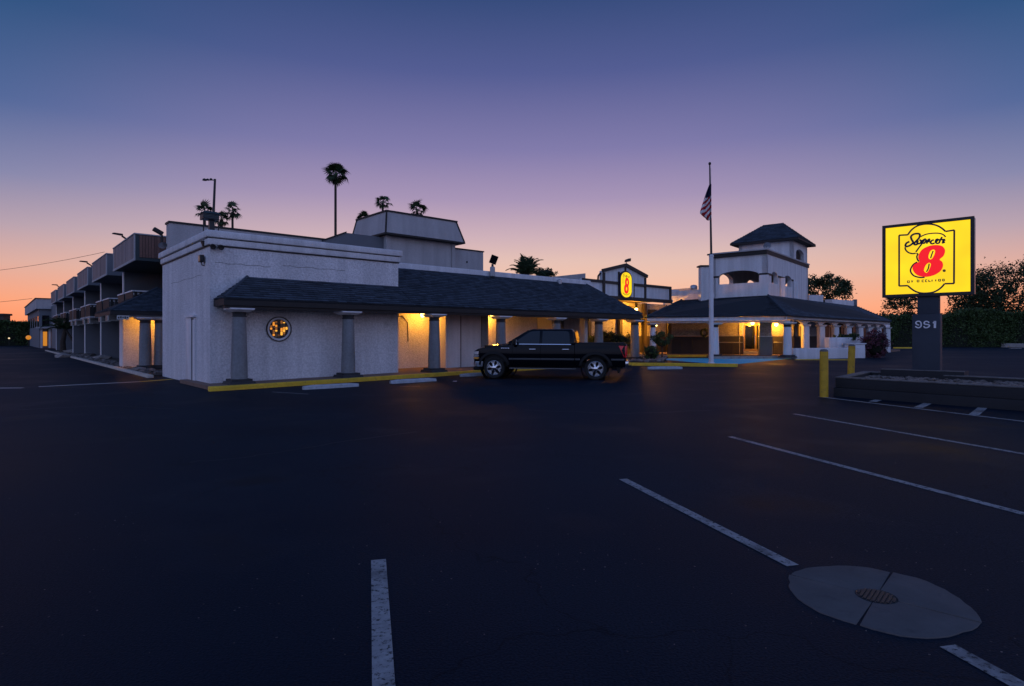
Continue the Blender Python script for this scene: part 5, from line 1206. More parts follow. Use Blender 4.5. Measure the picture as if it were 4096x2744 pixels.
# planter
f1 = G(3341, 1584); zp = HC - (1507 - HY) / F * f1.y
fr_p = P(4096, 1547, (HC - zp) * F / (1547 - HY)); bl_p = P(3455, 1482, (HC - zp) * F / (1484 - HY))
ex = (fr_p - f1); ex.z = 0; exl = ex.length * 1.35; ex.normalize(); ey = bl_p - f1; ey.z = 0; eyl = ey.length; ey.normalize()
PT = thing('sign_planter', 'long charcoal masonry planter around the sign pedestal', 'planter', f1, 0)
def pq(a, b, z): v = f1 + ex * a + ey * b; return Vector((v.x, v.y, z))
def pbox(nm, a0, a1, b0, b1, z0, z1, m, bev=.012): return MB().hexa([pq(a0, b0, z0), pq(a1, b0, z0), pq(a1, b1, z0), pq(a0, b1, z0)], [pq(a0, b0, z1), pq(a1, b0, z1), pq(a1, b1, z1), pq(a0, b1, z1)]).build(nm, m, PT, bevel=bev)
zmid_ = zp - .27
for (a0, a1, b0, b1) in ((0, exl, 0, .22), (0, .22, .222, eyl - .22), (0, exl, eyl - .218, eyl), (exl - .22, exl, .222, eyl - .22)):
    pbox('wall', a0, a1, b0, b1, zmid_, zp - .035, 'planter'); pbox('coping', a0 - .01, a1 + .01, b0 - .01, b1 + .01, zp - .034, zp, 'coping')
pbox('footing', -.035, exl, -.035, eyl + .02, -.05, zmid_ - .004, 'planter')
pbox('soil_bed', .2, exl - .2, .2, eyl - .2, zmid_, zp - .12, 'soil', 0)
# inner plinth under the pedestal
iu0, iu1 = su(3532), su(3862)
MB(fs).box(iu0, iu1, -.30, -.02, zp - .15, zp + .09).build('plinth', 'planter', SG2, bevel=.012)
MB(fs).box(iu0, iu1, -.018, .75, zp - .15, zp + .085).build('plinth_slab', 'planter', SG2, bevel=.012)
MB(fs).box(iu0, iu1, -.305, -.10, zp + .091, zp + .105).build('plinth_coping', 'coping', SG2)
# rocks in the bed
def rock_mesh(seed, n=10):
    r = random.Random(seed); bm = bmesh.new(); bmesh.ops.create_icosphere(bm, subdivisions=1, radius=1)
    for v in bm.verts: v.co *= r.uniform(.75, 1.15); v.co.z *= .65
    me = bpy.data.meshes.new('stone'); bm.to_mesh(me); bm.free(); me.uv_layers.new(name='UVMap'); me.materials.append(X['rock']); return me
ROCKS = [rock_mesh(i) for i in range(6)]
def scatter(name, label, pts, smin, smax, parent=None):
    mb = MB()
    for p in pts:
        s_ = random.uniform(smin, smax); me = random.choice(ROCKS); mb.xf = Matrix.Translation(p) @ Matrix.Rotation(random.random() * 6, 4, 'Z') @ Matrix.Diagonal((s_ * random.uniform(.8, 1.4), s_, s_, 1))
        mb.add([v.co for v in me.vertices], [tuple(q.vertices) for q in me.polygons])
    mb.xf = None; o = mb.build(name, 'rock', parent, fix=False); o['kind'] = 'stuff'
    if label: o['label'] = label
    return o
pts = [pq(random.uniform(.3, exl - .3), random.uniform(.3, eyl - .3), zp - .10) for _ in range(650)]
scatter('gravel', 'loose grey stones filling the sign planter', pts, .03, .075)

# bollards
def bollard(px, py, top, d, lean, label):
    p = G(px, py) if d is None else P(px, HY, d); p.z = gz(p.x, p.y); h = HC + (HY - top) / F * p.y - p.z
    o = thing('bollard', label, 'bollard', p, 0, 'yellow bollards by the sign planter')
    MB(LX(o)).tube([(0, 0, -.05), (lean * h, 0, h - .05)], .098, 20).build('post', 'yellow', o, smooth=True)
    MB(LX(o) @ Matrix.Translation((lean * h, 0, 0))).lathe([(.098, h - .05), (.092, h - .02), (.06, h + .005), (.001, h + .012)], n=20).build('cap', 'coping', o, smooth=True)
bollard(3296, 1588, 1398, None, 0, 'yellow bollard at the near left end of the sign planter')
bollard(3402, 0, 1378, 18.2, .035, 'leaning yellow bollard behind the sign planter')

# ================================================================== pickup truck
fw_, rw_ = G(1979, 1515.5), G(2383, 1519)
hd = (fw_ - rw_); hd.z = 0; WB = hd.length; hd.normalize(); rzt = atan2(hd.y, hd.x)
k = WB / 3.68
ctr = (fw_ + rw_) / 2; side_n = Vector((-hd.y, hd.x, 0)); 
ctr = ctr - side_n * .84 * k if (side_n.y < 0) else ctr + side_n * .84 * k
ctr.z = (gz(fw_.x, fw_.y) + gz(rw_.x, rw_.y)) / 2
TR = thing('pickup_truck', 'black four-door pickup truck parked side-on by the canopy', 'pickup truck', ctr, rzt)
ft = LX(TR) @ Matrix.Diagonal((k, k, k, 1))
# near side must be local +y if it faces the camera
sg_ = 1
def halfw(z): 
    tab = [(.40, .93), (.55, .985), (.75, 1.0), (.95, 1.005), (1.1, .992), (1.22, .962), (1.4, .94)]
    for (a, b), (c, d) in zip(tab, tab[1:]):
        if z <= c: return b + (d - b) * (z - a) / (c - a)
    return .94
def ztop(x):
    if x < -1.10: return 1.275
    if x < 1.2: return 1.245
    tab = [(1.2, 1.245), (1.6, 1.205), (2.1, 1.15), (2.45, 1.08), (2.62, 1.0)]
    for (a, b), (c, d) in zip(tab, tab[1:]):
        if x <= c: return b + (d - b) * (x - a) / (c - a)
    return 1.0
def zlow(x):
    z = .47
    for ax_ in (1.84, -1.84):
        dx = abs(x - ax_); R_ = .515
        if dx < R_: z = max(z, .40 + sqrt(R_ * R_ - dx * dx))
    return z
def nosey(x): return 1 - .16 * max(0, (x - 2.2) / .45) ** 2 if x > 2.2 else 1
def side_panel(nm, x0, x1, zt=ztop, nx=26, m='paint'):
    for sy in (1, -1):
        vs, fs_ = [], []; nz = 8
        for i in range(nx + 1):
            x = x0 + (x1 - x0) * i / nx; a, b = zlow(x), zt(x)
            for j in range(nz + 1):
                z = a + (b - a) * j / nz; vs.append((x, sy * halfw(z) * nosey(x), z))
        nn = nz + 1
        for i in range(nx):
            for j in range(nz): fs_.append((i * nn + j, (i + 1) * nn + j, (i + 1) * nn + j + 1, i * nn + j + 1))
        # inward return so that the panel has an edge
        b0 = len(vs)
        for i in range(nx + 1): vs.append((vs[i * nn][0], sy * (abs(vs[i * nn][1]) - .06), vs[i * nn][2]))
        for i in range(nx): fs_.append((i * nn, (i + 1) * nn, b0 + i + 1, b0 + i))
        MB(ft).add(vs, fs_).build(nm, m, TR, smooth=True)
side_panel('fender', 1.155, 2.62, nx=44)
side_panel('front_door', .125, 1.145, nx=10)
side_panel('rear_door', -1.095, .115, nx=14)
side_panel('bed_side', -2.86, -1.115, nx=56)
# hood, nose
vs, fs_ = [], []; nx, ny = 14, 12
for i in range(nx + 1):
    x = 1.22 + (2.60 - 1.22) * i / nx
    for j in range(ny + 1):
        y = -1 + 2 * j / ny; hw = halfw(ztop(x)) * nosey(x)
        bulge = .055 * (1 - y ** 4) + (.02 if abs(y) < .55 else 0); vs.append((x - .02 * y * y, y * hw, ztop(x) + bulge - .001))
for i in range(nx):
    for j in range(ny): a = i * (ny + 1) + j; fs_.append((a, a + 1, a + ny + 2, a + ny + 1))
MB(ft).add(vs, fs_).build('hood', 'paint', TR, smooth=True)
vs, fs_ = [], []
for j in range(ny + 1):
    y = -1 + 2 * j / ny
    for i, (z, xo) in enumerate(((1.05, 2.60), (1.0, 2.64), (.8, 2.66), (.62, 2.64))): vs.append((xo - .10 * abs(y) ** 3, y * .84 * halfw(z), z))
for j in range(ny):
    for i in range(3): a = j * 4 + i; fs_.append((a, a + 1, a + 5, a + 4))
MB(ft).add(vs, fs_).build('grille_panel', 'plastic', TR, smooth=True)
for z in (.72, .82, .92, 1.0): MB(ft).box(2.64, 2.685, -.52, .52, z - .016, z + .016).build('grille_bar', 'chrome', TR, bevel=.008)
for sy in (1, -1):
    hl = MB(ft).hexa([(2.36, sy * .985, .70), (2.645, sy * .865, .70), (2.58, sy * .60, .70), (2.3, sy * .8, .70)], [(2.28, sy * .985, 1.03), (2.60, sy * .865, 1.0), (2.52, sy * .60, 1.0), (2.25, sy * .8, 1.03)]).build('headlight', 'plastic', TR, bevel=.01)
    for z0, z1, m in ((.72, .785, 'amber'), (.80, .865, 'lens'), (.885, 1.0, 'lens')):
        MB(ft).hexa([(2.44, sy * .992, z0), (2.635, sy * .905, z0), (2.60, sy * .86, z0), (2.42, sy * .94, z0)], [(2.40, sy * .998, z1), (2.615, sy * .905, z1), (2.59, sy * .86, z1), (2.40, sy * .94, z1)]).build('lamp_lens', m, hl)
    MB(ft).hexa([(2.28, sy * .965, .44), (2.50, sy * .93, .44), (2.50, sy * .85, .44), (2.28, sy * .88, .44)], [(2.25, sy * 1.0, .63), (2.56, sy * .97, .63), (2.56, sy * .85, .63), (2.25, sy * .9, .63)]).build('bumper_end', 'brightm', TR, bevel=.02)
# bumpers
vs, fs_ = [], []; prof = [(.60, .0), (.575, .05), (.50, .055), (.43, .03), (.42, -.06)]
for j in range(ny + 1):
    y = -1 + 2 * j / ny
    for z, xo in prof: vs.append((2.72 + xo - .26 * abs(y) ** 3.2, y * .98, z + .015))
for j in range(ny):
    for i in range(4): a = j * 5 + i; fs_.append((a, a + 1, a + 6, a + 5))
MB(ft).add(vs, fs_).build('front_bumper', 'brightm', TR, smooth=True)
MB(ft).box(2.30, 2.66, -.86, .86, .30, .44).build('air_dam', 'plastic', TR, bevel=.05)
MB(ft).box(-2.98, -2.84, -.93, .93, .50, .68).build('rear_bumper', 'chrome', TR, bevel=.03)
MB(ft).box(-2.89, -2.855, -.86, .86, .70, 1.27).build('tailgate', 'paint', TR, bevel=.015)
MB(ft).box(-3.08, -2.95, -.03, .03, .42, .50).build('tow_hitch', 'steel', TR)
MB(ft).tube([(-2.4, .72, .40), (-2.72, .78, .38)], .04, 8).build('exhaust_tip', 'chrome', TR)
MB(ft).hexa([(-2.66, .80, .26), (-2.60, .80, .26), (-2.60, .9, .26), (-2.66, .9, .26)], [(-2.72, .78, .48), (-2.56, .78, .48), (-2.56, .92, .48), (-2.72, .92, .48)]).build('mud_flap', 'plastic', TR)
# cab shell
cb = [(1.42, .87), (-1.12, .94)]; ct = [(.58, .70), (-.98, .74)]
shell = MB(ft).hexa([(1.42, -.88, 1.235), (-1.12, -.95, 1.235), (-1.12, .95, 1.235), (1.42, .88, 1.235)], [(.50, -.72, 1.815), (-1.02, -.76, 1.815), (-1.02, .76, 1.815), (.50, .72, 1.815)]).build('cab', 'paint', TR, bevel=.09)
def sideplane(x, z):
    f = (z - 1.235) / .58; yb = .95 + (.88 - .95) * (x + 1.12) / 2.54; yt = .76 + (.72 - .76) * (x + 1.02) / 1.52; return yb + (yt - yb) * f
def sidewin(nm, poly, m='carglass', off=.008, th=.01):
    for sy in (1, -1):
        MB(ft).ext([(x, sy * (sideplane(x, z) + off), z) for x, z in poly], (0, sy * th, 0)).build(nm, m, TR)
sidewin('front_window', [(1.16, 1.285), (1.0, 1.40), (.56, 1.70), (.44, 1.735), (.17, 1.745), (.17, 1.275), (.80, 1.262)])
sidewin('rear_window', [(.07, 1.275), (.07, 1.745), (-.76, 1.740), (-.86, 1.715), (-.90, 1.66), (-.94, 1.275)])
sidewin('window_trim', [(1.20, 1.262), (1.16, 1.282), (-.97, 1.272), (-.97, 1.250)], 'chrome', .012, .008)
MB(ft).ext([(1.38, -.74, 1.30), (1.38, .74, 1.30), (.64, .60, 1.755), (.64, -.60, 1.755)], (.012, 0, .016)).build('windshield', 'carglass', TR)
MB(ft).ext([(-1.125, -.7, 1.32), (-1.125, .7, 1.32), (-1.05, .62, 1.73), (-1.05, -.62, 1.73)], (-.014, 0, .002)).build('back_glass', 'carglass', TR)
# bed interior and tonneau rails
MB(ft).box(-2.85, -1.125, -.82, .82, .72, .78).build('bed_floor', 'plastic', TR)
MB(ft).box(-1.16, -1.12, -.90, .90, .6, 1.27).build('bed_front', 'paint', TR)
for sy in (1, -1):
    MB(ft).box(-2.88, -1.12, sy * .955 - .09, sy * .955 - .002, 1.265, 1.305).build('bed_rail', 'plastic', TR, bevel=.012)
    MB(ft).box(-2.86, -1.13, sy * .84 - .01, sy * .84 + .01, .78, 1.26).build('bed_liner', 'plastic', TR)
MB(ft).box(-2.85, -1.15, -.84, .84, 1.268, 1.318).build('bed_cover', 'plastic', TR, bevel=.012)
# arch flares, side trim, steps, handles, badges, mirrors
for sy in (1, -1):
    for ax_ in (1.84, -1.84):
        n = 22; vs, fs_ = [], []
        for i in range(n + 1):
            a = pi * .06 + pi * .88 * i / n
            for r_, o_ in ((.512, .02), (.512, .035), (.60, .022), (.61, -.01)):
                z = .40 + r_ * sin(a); x = ax_ + r_ * cos(a); vs.append((x, sy * (halfw(max(z, .45)) * nosey(x) + o_), z))
        for i in range(n):
            for j in range(3): b = i * 4 + j; fs_.append((b, b + 1, b + 5, b + 4))
        MB(ft).add(vs, fs_).build('wheel_arch_flare', 'plastic', TR, smooth=True)
        MB(ft).lathe([(.52, sy * .55), (.52, sy * .95)], (ax_, 0, .42), n=28, axis='y', ring=True).build('wheel_well', 'plastic', TR)
    tr_ = mat('side_moulding', (.05, .055, .06), .4) if 'mould' not in X else X['mould']; X['mould'] = tr_
    for x0, x1 in ((1.14, 1.28), (.13, 1.13), (-1.09, .12), (-1.30, -1.12), (-2.84, -2.38)):
        MB(ft).box(x0, x1, sy * 1.002 - .012, sy * 1.002 + .012, .70, .765).build('side_moulding', 'mould', TR, bevel=.006)
    st = MB(ft).box(-1.15, 1.25, sy * 1.0 - .07, sy * 1.0 + .05, .375, .43).build('running_board', 'plastic', TR, bevel=.02)
    MB(ft).box(-1.15, 1.25, sy * 1.053 - .003, sy * 1.053 + .003, .385, .412).build('running_board_trim', 'chrome', st)
    for xh in (.42, -.78):
        MB(ft).box(xh - .13, xh + .11, sy * 1.01 - .012, sy * 1.01 + .02, 1.065, 1.105).build('door_handle', 'chrome', TR, bevel=.012)
    MB(ft).box(1.26, 1.56, sy * 1.0 - .012, sy * 1.0 + .012, 1.09, 1.135).build('fender_badge', 'chrome', TR, bevel=.008)
    for q_ in range(4): MB(ft).box(1.30 + q_ * .06, 1.335 + q_ * .06, sy * 1.014 - .001, sy * 1.014 + .003, 1.10, 1.127).build('badge_letter', 'plastic', TR)
    mi = MB(ft).hexa([(.98, sy * 1.03, 1.22), (1.13, sy * 1.03, 1.22), (1.13, sy * 1.22, 1.24), (1.02, sy * 1.22, 1.24)], [(.98, sy * 1.02, 1.46), (1.10, sy * 1.02, 1.46), (1.10, sy * 1.22, 1.45), (1.02, sy * 1.22, 1.45)]).build('door_mirror', 'plastic', TR, bevel=.035)
    MB(ft).box(.965, .978, sy * 1.05 - .0, sy * 1.05 + .13 * sy, 1.26, 1.42).build('mirror_glass', 'chrome', mi)
    tl_ = MB(ft).hexa([(-2.91, sy * .94, .80), (-2.83, sy * 1.022, .82), (-2.81, sy * .9, .82), (-2.91, sy * .86, .80)], [(-2.91, sy * .94, 1.21), (-2.64, sy * 1.022, 1.22), (-2.64, sy * .9, 1.22), (-2.91, sy * .86, 1.21)]).build('tail_light', 'red', TR, bevel=.012)
    MB(ft).hexa([(-2.845, sy * 1.03, .93), (-2.79, sy * 1.03, .93), (-2.79, sy * .97, .93), (-2.845, sy * .97, .93)], [(-2.845, sy * 1.03, 1.08), (-2.76, sy * 1.03, 1.08), (-2.76, sy * .97, 1.08), (-2.845, sy * .97, 1.08)]).build('reverse_lens', 'plastic', tl_)
MB(ft).box(-2.78, 2.3, -.8, .8, .42, .62).build('underbody', 'plastic', TR)
MB(ft).box(-1.1, 2.2, -.93, .93, .62, 1.22).build('cabin_core', 'plastic', TR)
# wheels
for ax_ in (1.84, -1.84):
    for sy in (1, -1):
        fwm = ft @ Matrix.Translation((ax_, sy * .84, .40))
        if sy < 0: fwm = fwm @ Matrix.Rotation(pi, 4, 'Z')
        wh = MB(fwm).lathe([(.27, -.12), (.36, -.135), (.392, -.11), (.40, -.05), (.40, .05), (.392, .11), (.36, .135), (.27, .12)], n=40, axis='y', ring=True).build('wheel', 'rubber', TR, smooth=True)
        MB(fwm).lathe([(.272, .02), (.272, .118), (.262, .122), (.245, .10), (.240, .02)], n=36, axis='y', ring=True).build('rim', 'rim', wh, smooth=True)
        MB(fwm).lathe([(.26, -.05), (.26, -.02), (.001, -.02)], n=28, axis='y').build('brake_disc', 'plastic', wh)
        for i in range(6):
            sp_ = MB(fwm)
            a = 2 * pi * i / 6 + .3
            def pr(r_, da, y_): return (r_ * cos(a + da), y_, r_ * sin(a + da))
            pts_i = [(.06, -.45), (.06, .45), (.16, .20), (.25, .36), (.25, -.36), (.16, -.20)]
            sp_.ext([pr(r_, da, .075 + (.02 if r_ < .1 else 0)) for r_, da in pts_i], (0, .022, 0)); sp_.build('spoke', 'rim', wh)
        MB(fwm).lathe([(.075, .07), (.075, .115), (.05, .125), (.001, .127)], n=18, axis='y').build('hub_cap', 'chrome', wh, smooth=True)

# ================================================================== plants
def leaf_quads(mb, c, r, s, rng, up=.3):
    n = Vector((rng.gauss(0, 1), rng.gauss(0, 1), rng.gauss(0, 1) + up)).normalized(); a = n.orthogonal().normalized(); a.rotate(Matrix.Rotation(rng.random() * 6.28, 3, n)); b = n.cross(a)
    l = s * rng.uniform(.7, 1.4); w_ = l * .55
    i = len(mb.v); mb.v += [c - a * l * .5, c + b * w_ * .5, c + a * l * .5, c - b * w_ * .5]; mb.f.append((i, i + 1, i + 2, i + 3))
def crown(nm, parent, c, rx, ry, rz_, ncl, per, ls, m, seed, core=True, flat=.0, clr=.24):
    rng = random.Random(seed); mb = MB(); c = Vector(c)
    for _ in range(ncl):
        while True:
            v = Vector((rng.uniform(-1, 1), rng.uniform(-1, 1), rng.uniform(-1 + flat, 1)))
            if .15 < v.length < 1: break
        v = v.normalized() * (v.length ** .55); cc_ = c + Vector((v.x * rx, v.y * ry, v.z * rz_)); cr = clr * rng.uniform(.6, 1.3) * (rx + rz_) / 2
        for _ in range(per):
            q_ = Vector((rng.gauss(0, .5), rng.gauss(0, .5), rng.gauss(0, .42))) * cr; leaf_quads(mb, cc_ + q_, cr, ls, rng)
    return mb.build(nm, m, parent, fix=False)
def tree(nm, label, base, c, rx, rz_, seed, ncl=110, per=60, ls=.3, m='leafd', group=None, cat='tree', trunk=.22):
    o = thing(nm, label, cat, base, 0, group); base, c = Vector(base), Vector(c); rng = random.Random(seed)
    fork = base.lerp(c, .55)
    tk = MB().tube([base - Vector((0, 0, .1)), base.lerp(fork, .5) + Vector((rng.uniform(-.2, .2), 0, 0)), fork], [trunk, trunk * .8, trunk * .6], 9).build('trunk', 'bark', o, smooth=True)
    for i in range(7):
        a = rng.random() * 6.28; e = c + Vector((cos(a) * rx * .6, sin(a) * rx * .6, rng.uniform(-.4, .6) * rz_)); md = fork.lerp(e, .5) + Vector((0, 0, -.1 * rz_))
        MB().tube([fork, md, e], [trunk * .45, trunk * .25, trunk * .06], 6).build('limb', 'bark', tk)
    crown('crown', o, c, rx, rx * .9, rz_, ncl, per, ls, m, seed)
    return o
def bush(nm, label, c, rx, ry, rz_, seed, m='leaf', ncl=60, per=60, ls=.12, group=None, cat='shrub'):
    o = thing(nm, label, cat, (c[0], c[1], c[2] - rz_), 0, group); rng = random.Random(seed)
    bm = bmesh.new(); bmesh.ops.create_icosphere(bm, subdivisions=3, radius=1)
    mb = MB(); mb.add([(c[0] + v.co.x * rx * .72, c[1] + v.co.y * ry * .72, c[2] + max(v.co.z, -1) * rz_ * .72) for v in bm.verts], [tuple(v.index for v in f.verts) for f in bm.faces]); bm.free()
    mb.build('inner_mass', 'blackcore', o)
    crown('foliage', o, c, rx, ry, rz_, ncl, per, ls, m, seed, clr=.22)
    MB().tube([(c[0], c[1], c[2] - rz_), (c[0], c[1], c[2])], [.05, .03], 6).build('stem', 'bark', o)
    return o
def hedge(nm, label, a, b, dep, heights, seed, ls=.24, m='leafd', n=9000, cat='hedge'):
    a, b = Vector(a), Vector(b); d = (b - a); L = d.length; d.normalize(); nn_ = Vector((-d.y, d.x, 0)); nn_ = nn_ if nn_.y > 0 else -nn_
    o = thing(nm, label, cat, (a + b) / 2); rng = random.Random(seed); hs = heights; N_ = 24
    def hh(u):
        x = u * (len(hs) - 1); i = min(int(x), len(hs) - 2); return hs[i] + (hs[i + 1] - hs[i]) * (x - i)
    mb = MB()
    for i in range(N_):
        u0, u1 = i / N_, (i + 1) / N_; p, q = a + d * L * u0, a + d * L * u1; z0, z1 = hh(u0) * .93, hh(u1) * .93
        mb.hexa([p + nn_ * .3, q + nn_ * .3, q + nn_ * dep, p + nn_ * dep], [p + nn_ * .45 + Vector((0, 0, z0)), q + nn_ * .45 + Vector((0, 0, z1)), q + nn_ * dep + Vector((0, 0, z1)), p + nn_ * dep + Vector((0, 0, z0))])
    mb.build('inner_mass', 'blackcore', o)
    mb = MB()
    for i in range(n):
        u = rng.random(); h_ = hh(u); lump = .75 * sin(u * L * .6 + seed) + .5 * sin(u * L * 1.7)
        if rng.random() < .72: p = a + d * L * u + nn_ * (.25 + .25 * rng.random() - .25 * lump * rng.random()) + Vector((0, 0, h_ * rng.random() ** .8))
        else: p = a + d * L * u + nn_ * rng.uniform(.2, dep) + Vector((0, 0, h_ * (.93 + .09 * rng.random()) + .2 * lump * rng.random() + max(0, rng.gauss(0, .12))))
        leaf_quads(mb, p, 0, ls, rng)
    mb.build('foliage', m, o, fix=False); return o
def gp_(px, py): return G(px, py)
# right background
h0, h1h = G(3545, 1389), G(3690, 1389)
hedge('hedge', 'dark hedge between the porch end and the sign pedestal', h0, h1h, 4, [3.0, 3.9, 4.2, 3.6], 3, n=6000, m='leaf')
h0, h1h = G(3752, 1389), G(4200, 1390)
dd = h0.y
hz_ = lambda py: HC + (HY - py) / F * dd - .24
hedge('hedge', 'tall clipped dark hedge right of the sign pedestal', h0, h1h, 5, [hz_(1282), hz_(1258), hz_(1240), hz_(1243), hz_(1256), hz_(1250), hz_(1262)], 4, n=20000, m='leaf')
p = P(4050, 1180, 92); tree('background_tree', 'large dark tree above the hedge at the right edge', (p.x, p.y, .24), p, 7.2, 5.0, 21, ncl=230, per=72, ls=.34, group='trees behind the motel')
p = P(3905, 1215, 94); tree('background_tree', 'mid-size dark tree right of the lit sign, left of the largest', (p.x, p.y, .24), p, 3.6, 3.8, 22, ncl=80, per=72, ls=.34, group='trees behind the motel')
p = P(3612, 1250, 90); tree('background_tree', 'loose dark tree seen below the left side of the sign', (p.x, p.y, .24), p, 2.6, 3.4, 23, ncl=64, per=62, ls=.32, group='trees behind the motel')
p = P(3305, 1160, 72); tree('background_tree', 'rounded tree behind the tower above the porch roof', (p.x, p.y, .24), p, 2.7, 2.0, 24, ncl=90, per=70, ls=.25, group='trees behind the motel')
c_ = G(3800, 1388); o = MB().box(c_.x - .6, c_.x + .6, c_.y - 10.2, c_.y - 9.9, .2, .3).build('distant_kerb', 'conc'); struct(o)
kerb(G(3955, 1389), G(4200, 1391), 'conc', 'pale broken kerb below the tall hedge', .5, .4)
# left hedge
ha, hb = G(-60, 1384), G(124, 1383); dd = hb.y; hz_ = lambda py: HC + (HY - py) / F * dd
hedge('hedge', 'leafy hedge at the far left edge beyond the lot', ha, hb, 4, [hz_(1287), hz_(1283), hz_(1290), hz_(1288)], 9, n=7000, ls=.3, m='leaf')
# bougainvillea, planter and bed shrubs
p = P(3498, 1393, w_b.y + .3); p.z = .24 + .85; bush('flowering_shrub', 'magenta flowering shrub at the end of the low white wall', p, .75, .7, .92, 31, 'leafr', 70, 60, .11)
p = P(3388, 1342, (u_a.y + u_b.y) / 2 + .5); bush('trough_plant', 'low green plant spilling over the terrace wall', (p.x, p.y, HC - .02), .9, .3, .22, 32, 'leaf', 24, 50, .1)
# island bed between the blocks
bed = [G(2440, 1456), G(2650, 1458), G(2668, 1429), G(2440, 1424)]
struct(MB().ext([(q.x, q.y, .15) for q in bed], (0, 0, .2)).build('planting_bed', 'soil'))
pts = []
for _ in range(420):
    u, v = random.random(), random.random(); q = (bed[0].lerp(bed[1], u)).lerp(bed[3].lerp(bed[2], u), v); pts.append(Vector((q.x, q.y, .37)))
scatter('gravel', 'reddish river stones in the bed behind the pickup', pts, .05, .16)
p = P(2604, 1410, 31.5); bush('bed_shrub', 'small rounded green shrub at the foot of the slender column', p, .42, .4, .42, 33, 'leaf', 46, 50, .07)
p = P(2648, 1353, 34); b_ = Vector((p.x, p.y, .35))
tree('small_tree', 'little multi-stem tree in front of the lit passage', b_, p, .62, .38, 34, ncl=40, per=40, ls=.09, m='leaf', trunk=.05)
bush('bed_shrub', 'dark rambling shrub behind the pickup bed', P(2445, 1362, 33.5), 1.4, .6, .45, 36, 'leafd', 60, 50, .1)
# palms
frond = MB(); rng = random.Random(2)
frond.add([(0, -.03, 0), (0, .03, 0), (.46, .014, .03), (.46, -.014, .03)], [(0, 1, 2, 3)])
for i in range(13):
    a = radians(-105 + 210 * i / 12); r_ = .54 * (1 - .25 * abs(a) / 1.9) * rng.uniform(.85, 1.1); c0_ = Vector((.44, 0, .03)); d_ = Vector((cos(a), sin(a), 0)); n_ = Vector((-sin(a), cos(a), 0))
    m_ = c0_ + d_ * r_ * .55 + Vector((0, 0, .02)); e_ = c0_ + d_ * r_ + Vector((0, 0, -.16 - .1 * rng.random()))
    frond.add([c0_, m_ - n_ * .045, e_, m_ + n_ * .045], [(0, 1, 2, 3)])
FROND = frond.mesh('frond', fix=False); FROND.materials.append(X['leafd'])
def palm(px, py, r, d, label, seed, n=24, thin=.16, visible=True, cat='palm tree'):
    c_ = P(px, py, d); base = Vector((c_.x + random.uniform(-.4, .4), c_.y, .1)); o = thing('fan_palm', label, cat, base, 0, 'fan palms behind the motel'); rng = random.Random(seed)
    top = c_ - Vector((0, 0, r * .15))
    MB().tube([base - Vector((0, 0, .3)), base.lerp(top, .5) + Vector((rng.uniform(-.1, .1), 0, 0)), top - Vector((0, 0, r * .5)), top], [thin * 1.3, thin, thin * .9, thin * 1.1], 9).build('trunk', 'bark', o, smooth=True)
    for i in range(n):
        az = i * 2.39996 + rng.uniform(-.2, .2); e_ = radians(82 - 150 * (i / n) ** .85 + rng.uniform(-10, 10)); s_ = r * rng.choice((.5, .8, .95, 1.05, 1.2)) * (1 if e_ > -.5 else .8)
        mtx = Matrix.Translation(top) @ Matrix.Rotation(az, 4, 'Z') @ Matrix.Rotation(-e_, 4, 'Y') @ Matrix.Rotation(rng.uniform(-.7, .7), 4, 'X') @ Matrix.Diagonal((s_, s_, s_, 1))
        inst('frond', FROND, o, mtx)
palm(1342, 690, 1.75, 76, 'tall slender fan palm standing high above the roofs', 1, 30, .17)
palm(1531, 805, 1.35, 80, 'fan palm directly behind the mansard ridge corner', 2, 16)
palm(1668, 838, 1.7, 82, 'spreading fan palm behind the middle of the mansard ridge', 3, 17)
palm(1458, 872, 1.4, 84, 'fan palm crown barely showing left of the mansard', 4, 18)
palm(818, 842, 1.25, 62, 'fan palm left of the rooftop lamp post', 5, 17)
palm(886, 872, 1.1, 58, 'short fan palm just right of the rooftop lamp post', 6, 17)
palm(930, 840, 1.35, 64, 'fan palm with clear trunk right of the rooftop lamp post', 7, 18, .13)
# big feather palm behind the canopy roof
c_ = P(2105, 1092, 42); o = thing('feather_palm', 'broad feathery palm crown behind the low parapet', 'palm tree', (c_.x, c_.y, .2)); rng = random.Random(8)
MB().tube([(c_.x, c_.y, 0), (c_.x, c_.y, c_.z)], [.3, .24], 10).build('trunk', 'bark', o)
def feather(seed, L=1.0, n=26):
    r = random.Random(seed); f = MB(); pts = [Vector((L * t, 0, .22 * L * sin(t * 2.2) - .30 * L * t ** 3)) for t in [i / 12 for i in range(13)]]; f.tube(pts, [.014 * (1 - i / 14) for i in range(13)], 4)
    for i in range(n):
        t = .12 + .88 * i / n; j = min(11, int(t * 12)); p_ = pts[j].lerp(pts[j + 1], t * 12 - j); ll = .34 * L * sin(pi * (.15 + .8 * t)) * r.uniform(.8, 1.1)
        for sy in (1, -1):
            e_ = p_ + Vector((ll * .5, sy * ll * .8, -.25 * ll)); f.add([p_, p_ + Vector((.03, sy * .02, 0)) + (e_ - p_) * .5 + Vector((0, 0, .012)), e_, p_ + (e_ - p_) * .5 - Vector((.012, 0, 0))], [(0, 1, 2, 3)])
    return f
FEA = feather(3).mesh('feather_frond', fix=False); FEA.materials.append(X['leafd'])
for i in range(30):
    az = i * 2.39996; e_ = radians(80 - 75 * i / 30); s_ = 1.5 * rng.uniform(.85, 1.15); inst('frond', FEA, o, Matrix.Translation(c_ + Vector((0, 0, -.2))) @ Matrix.Rotation(az, 4, 'Z') @ Matrix.Rotation(-e_, 4, 'Y') @ Matrix.Diagonal((s_, s_, s_, 1)))
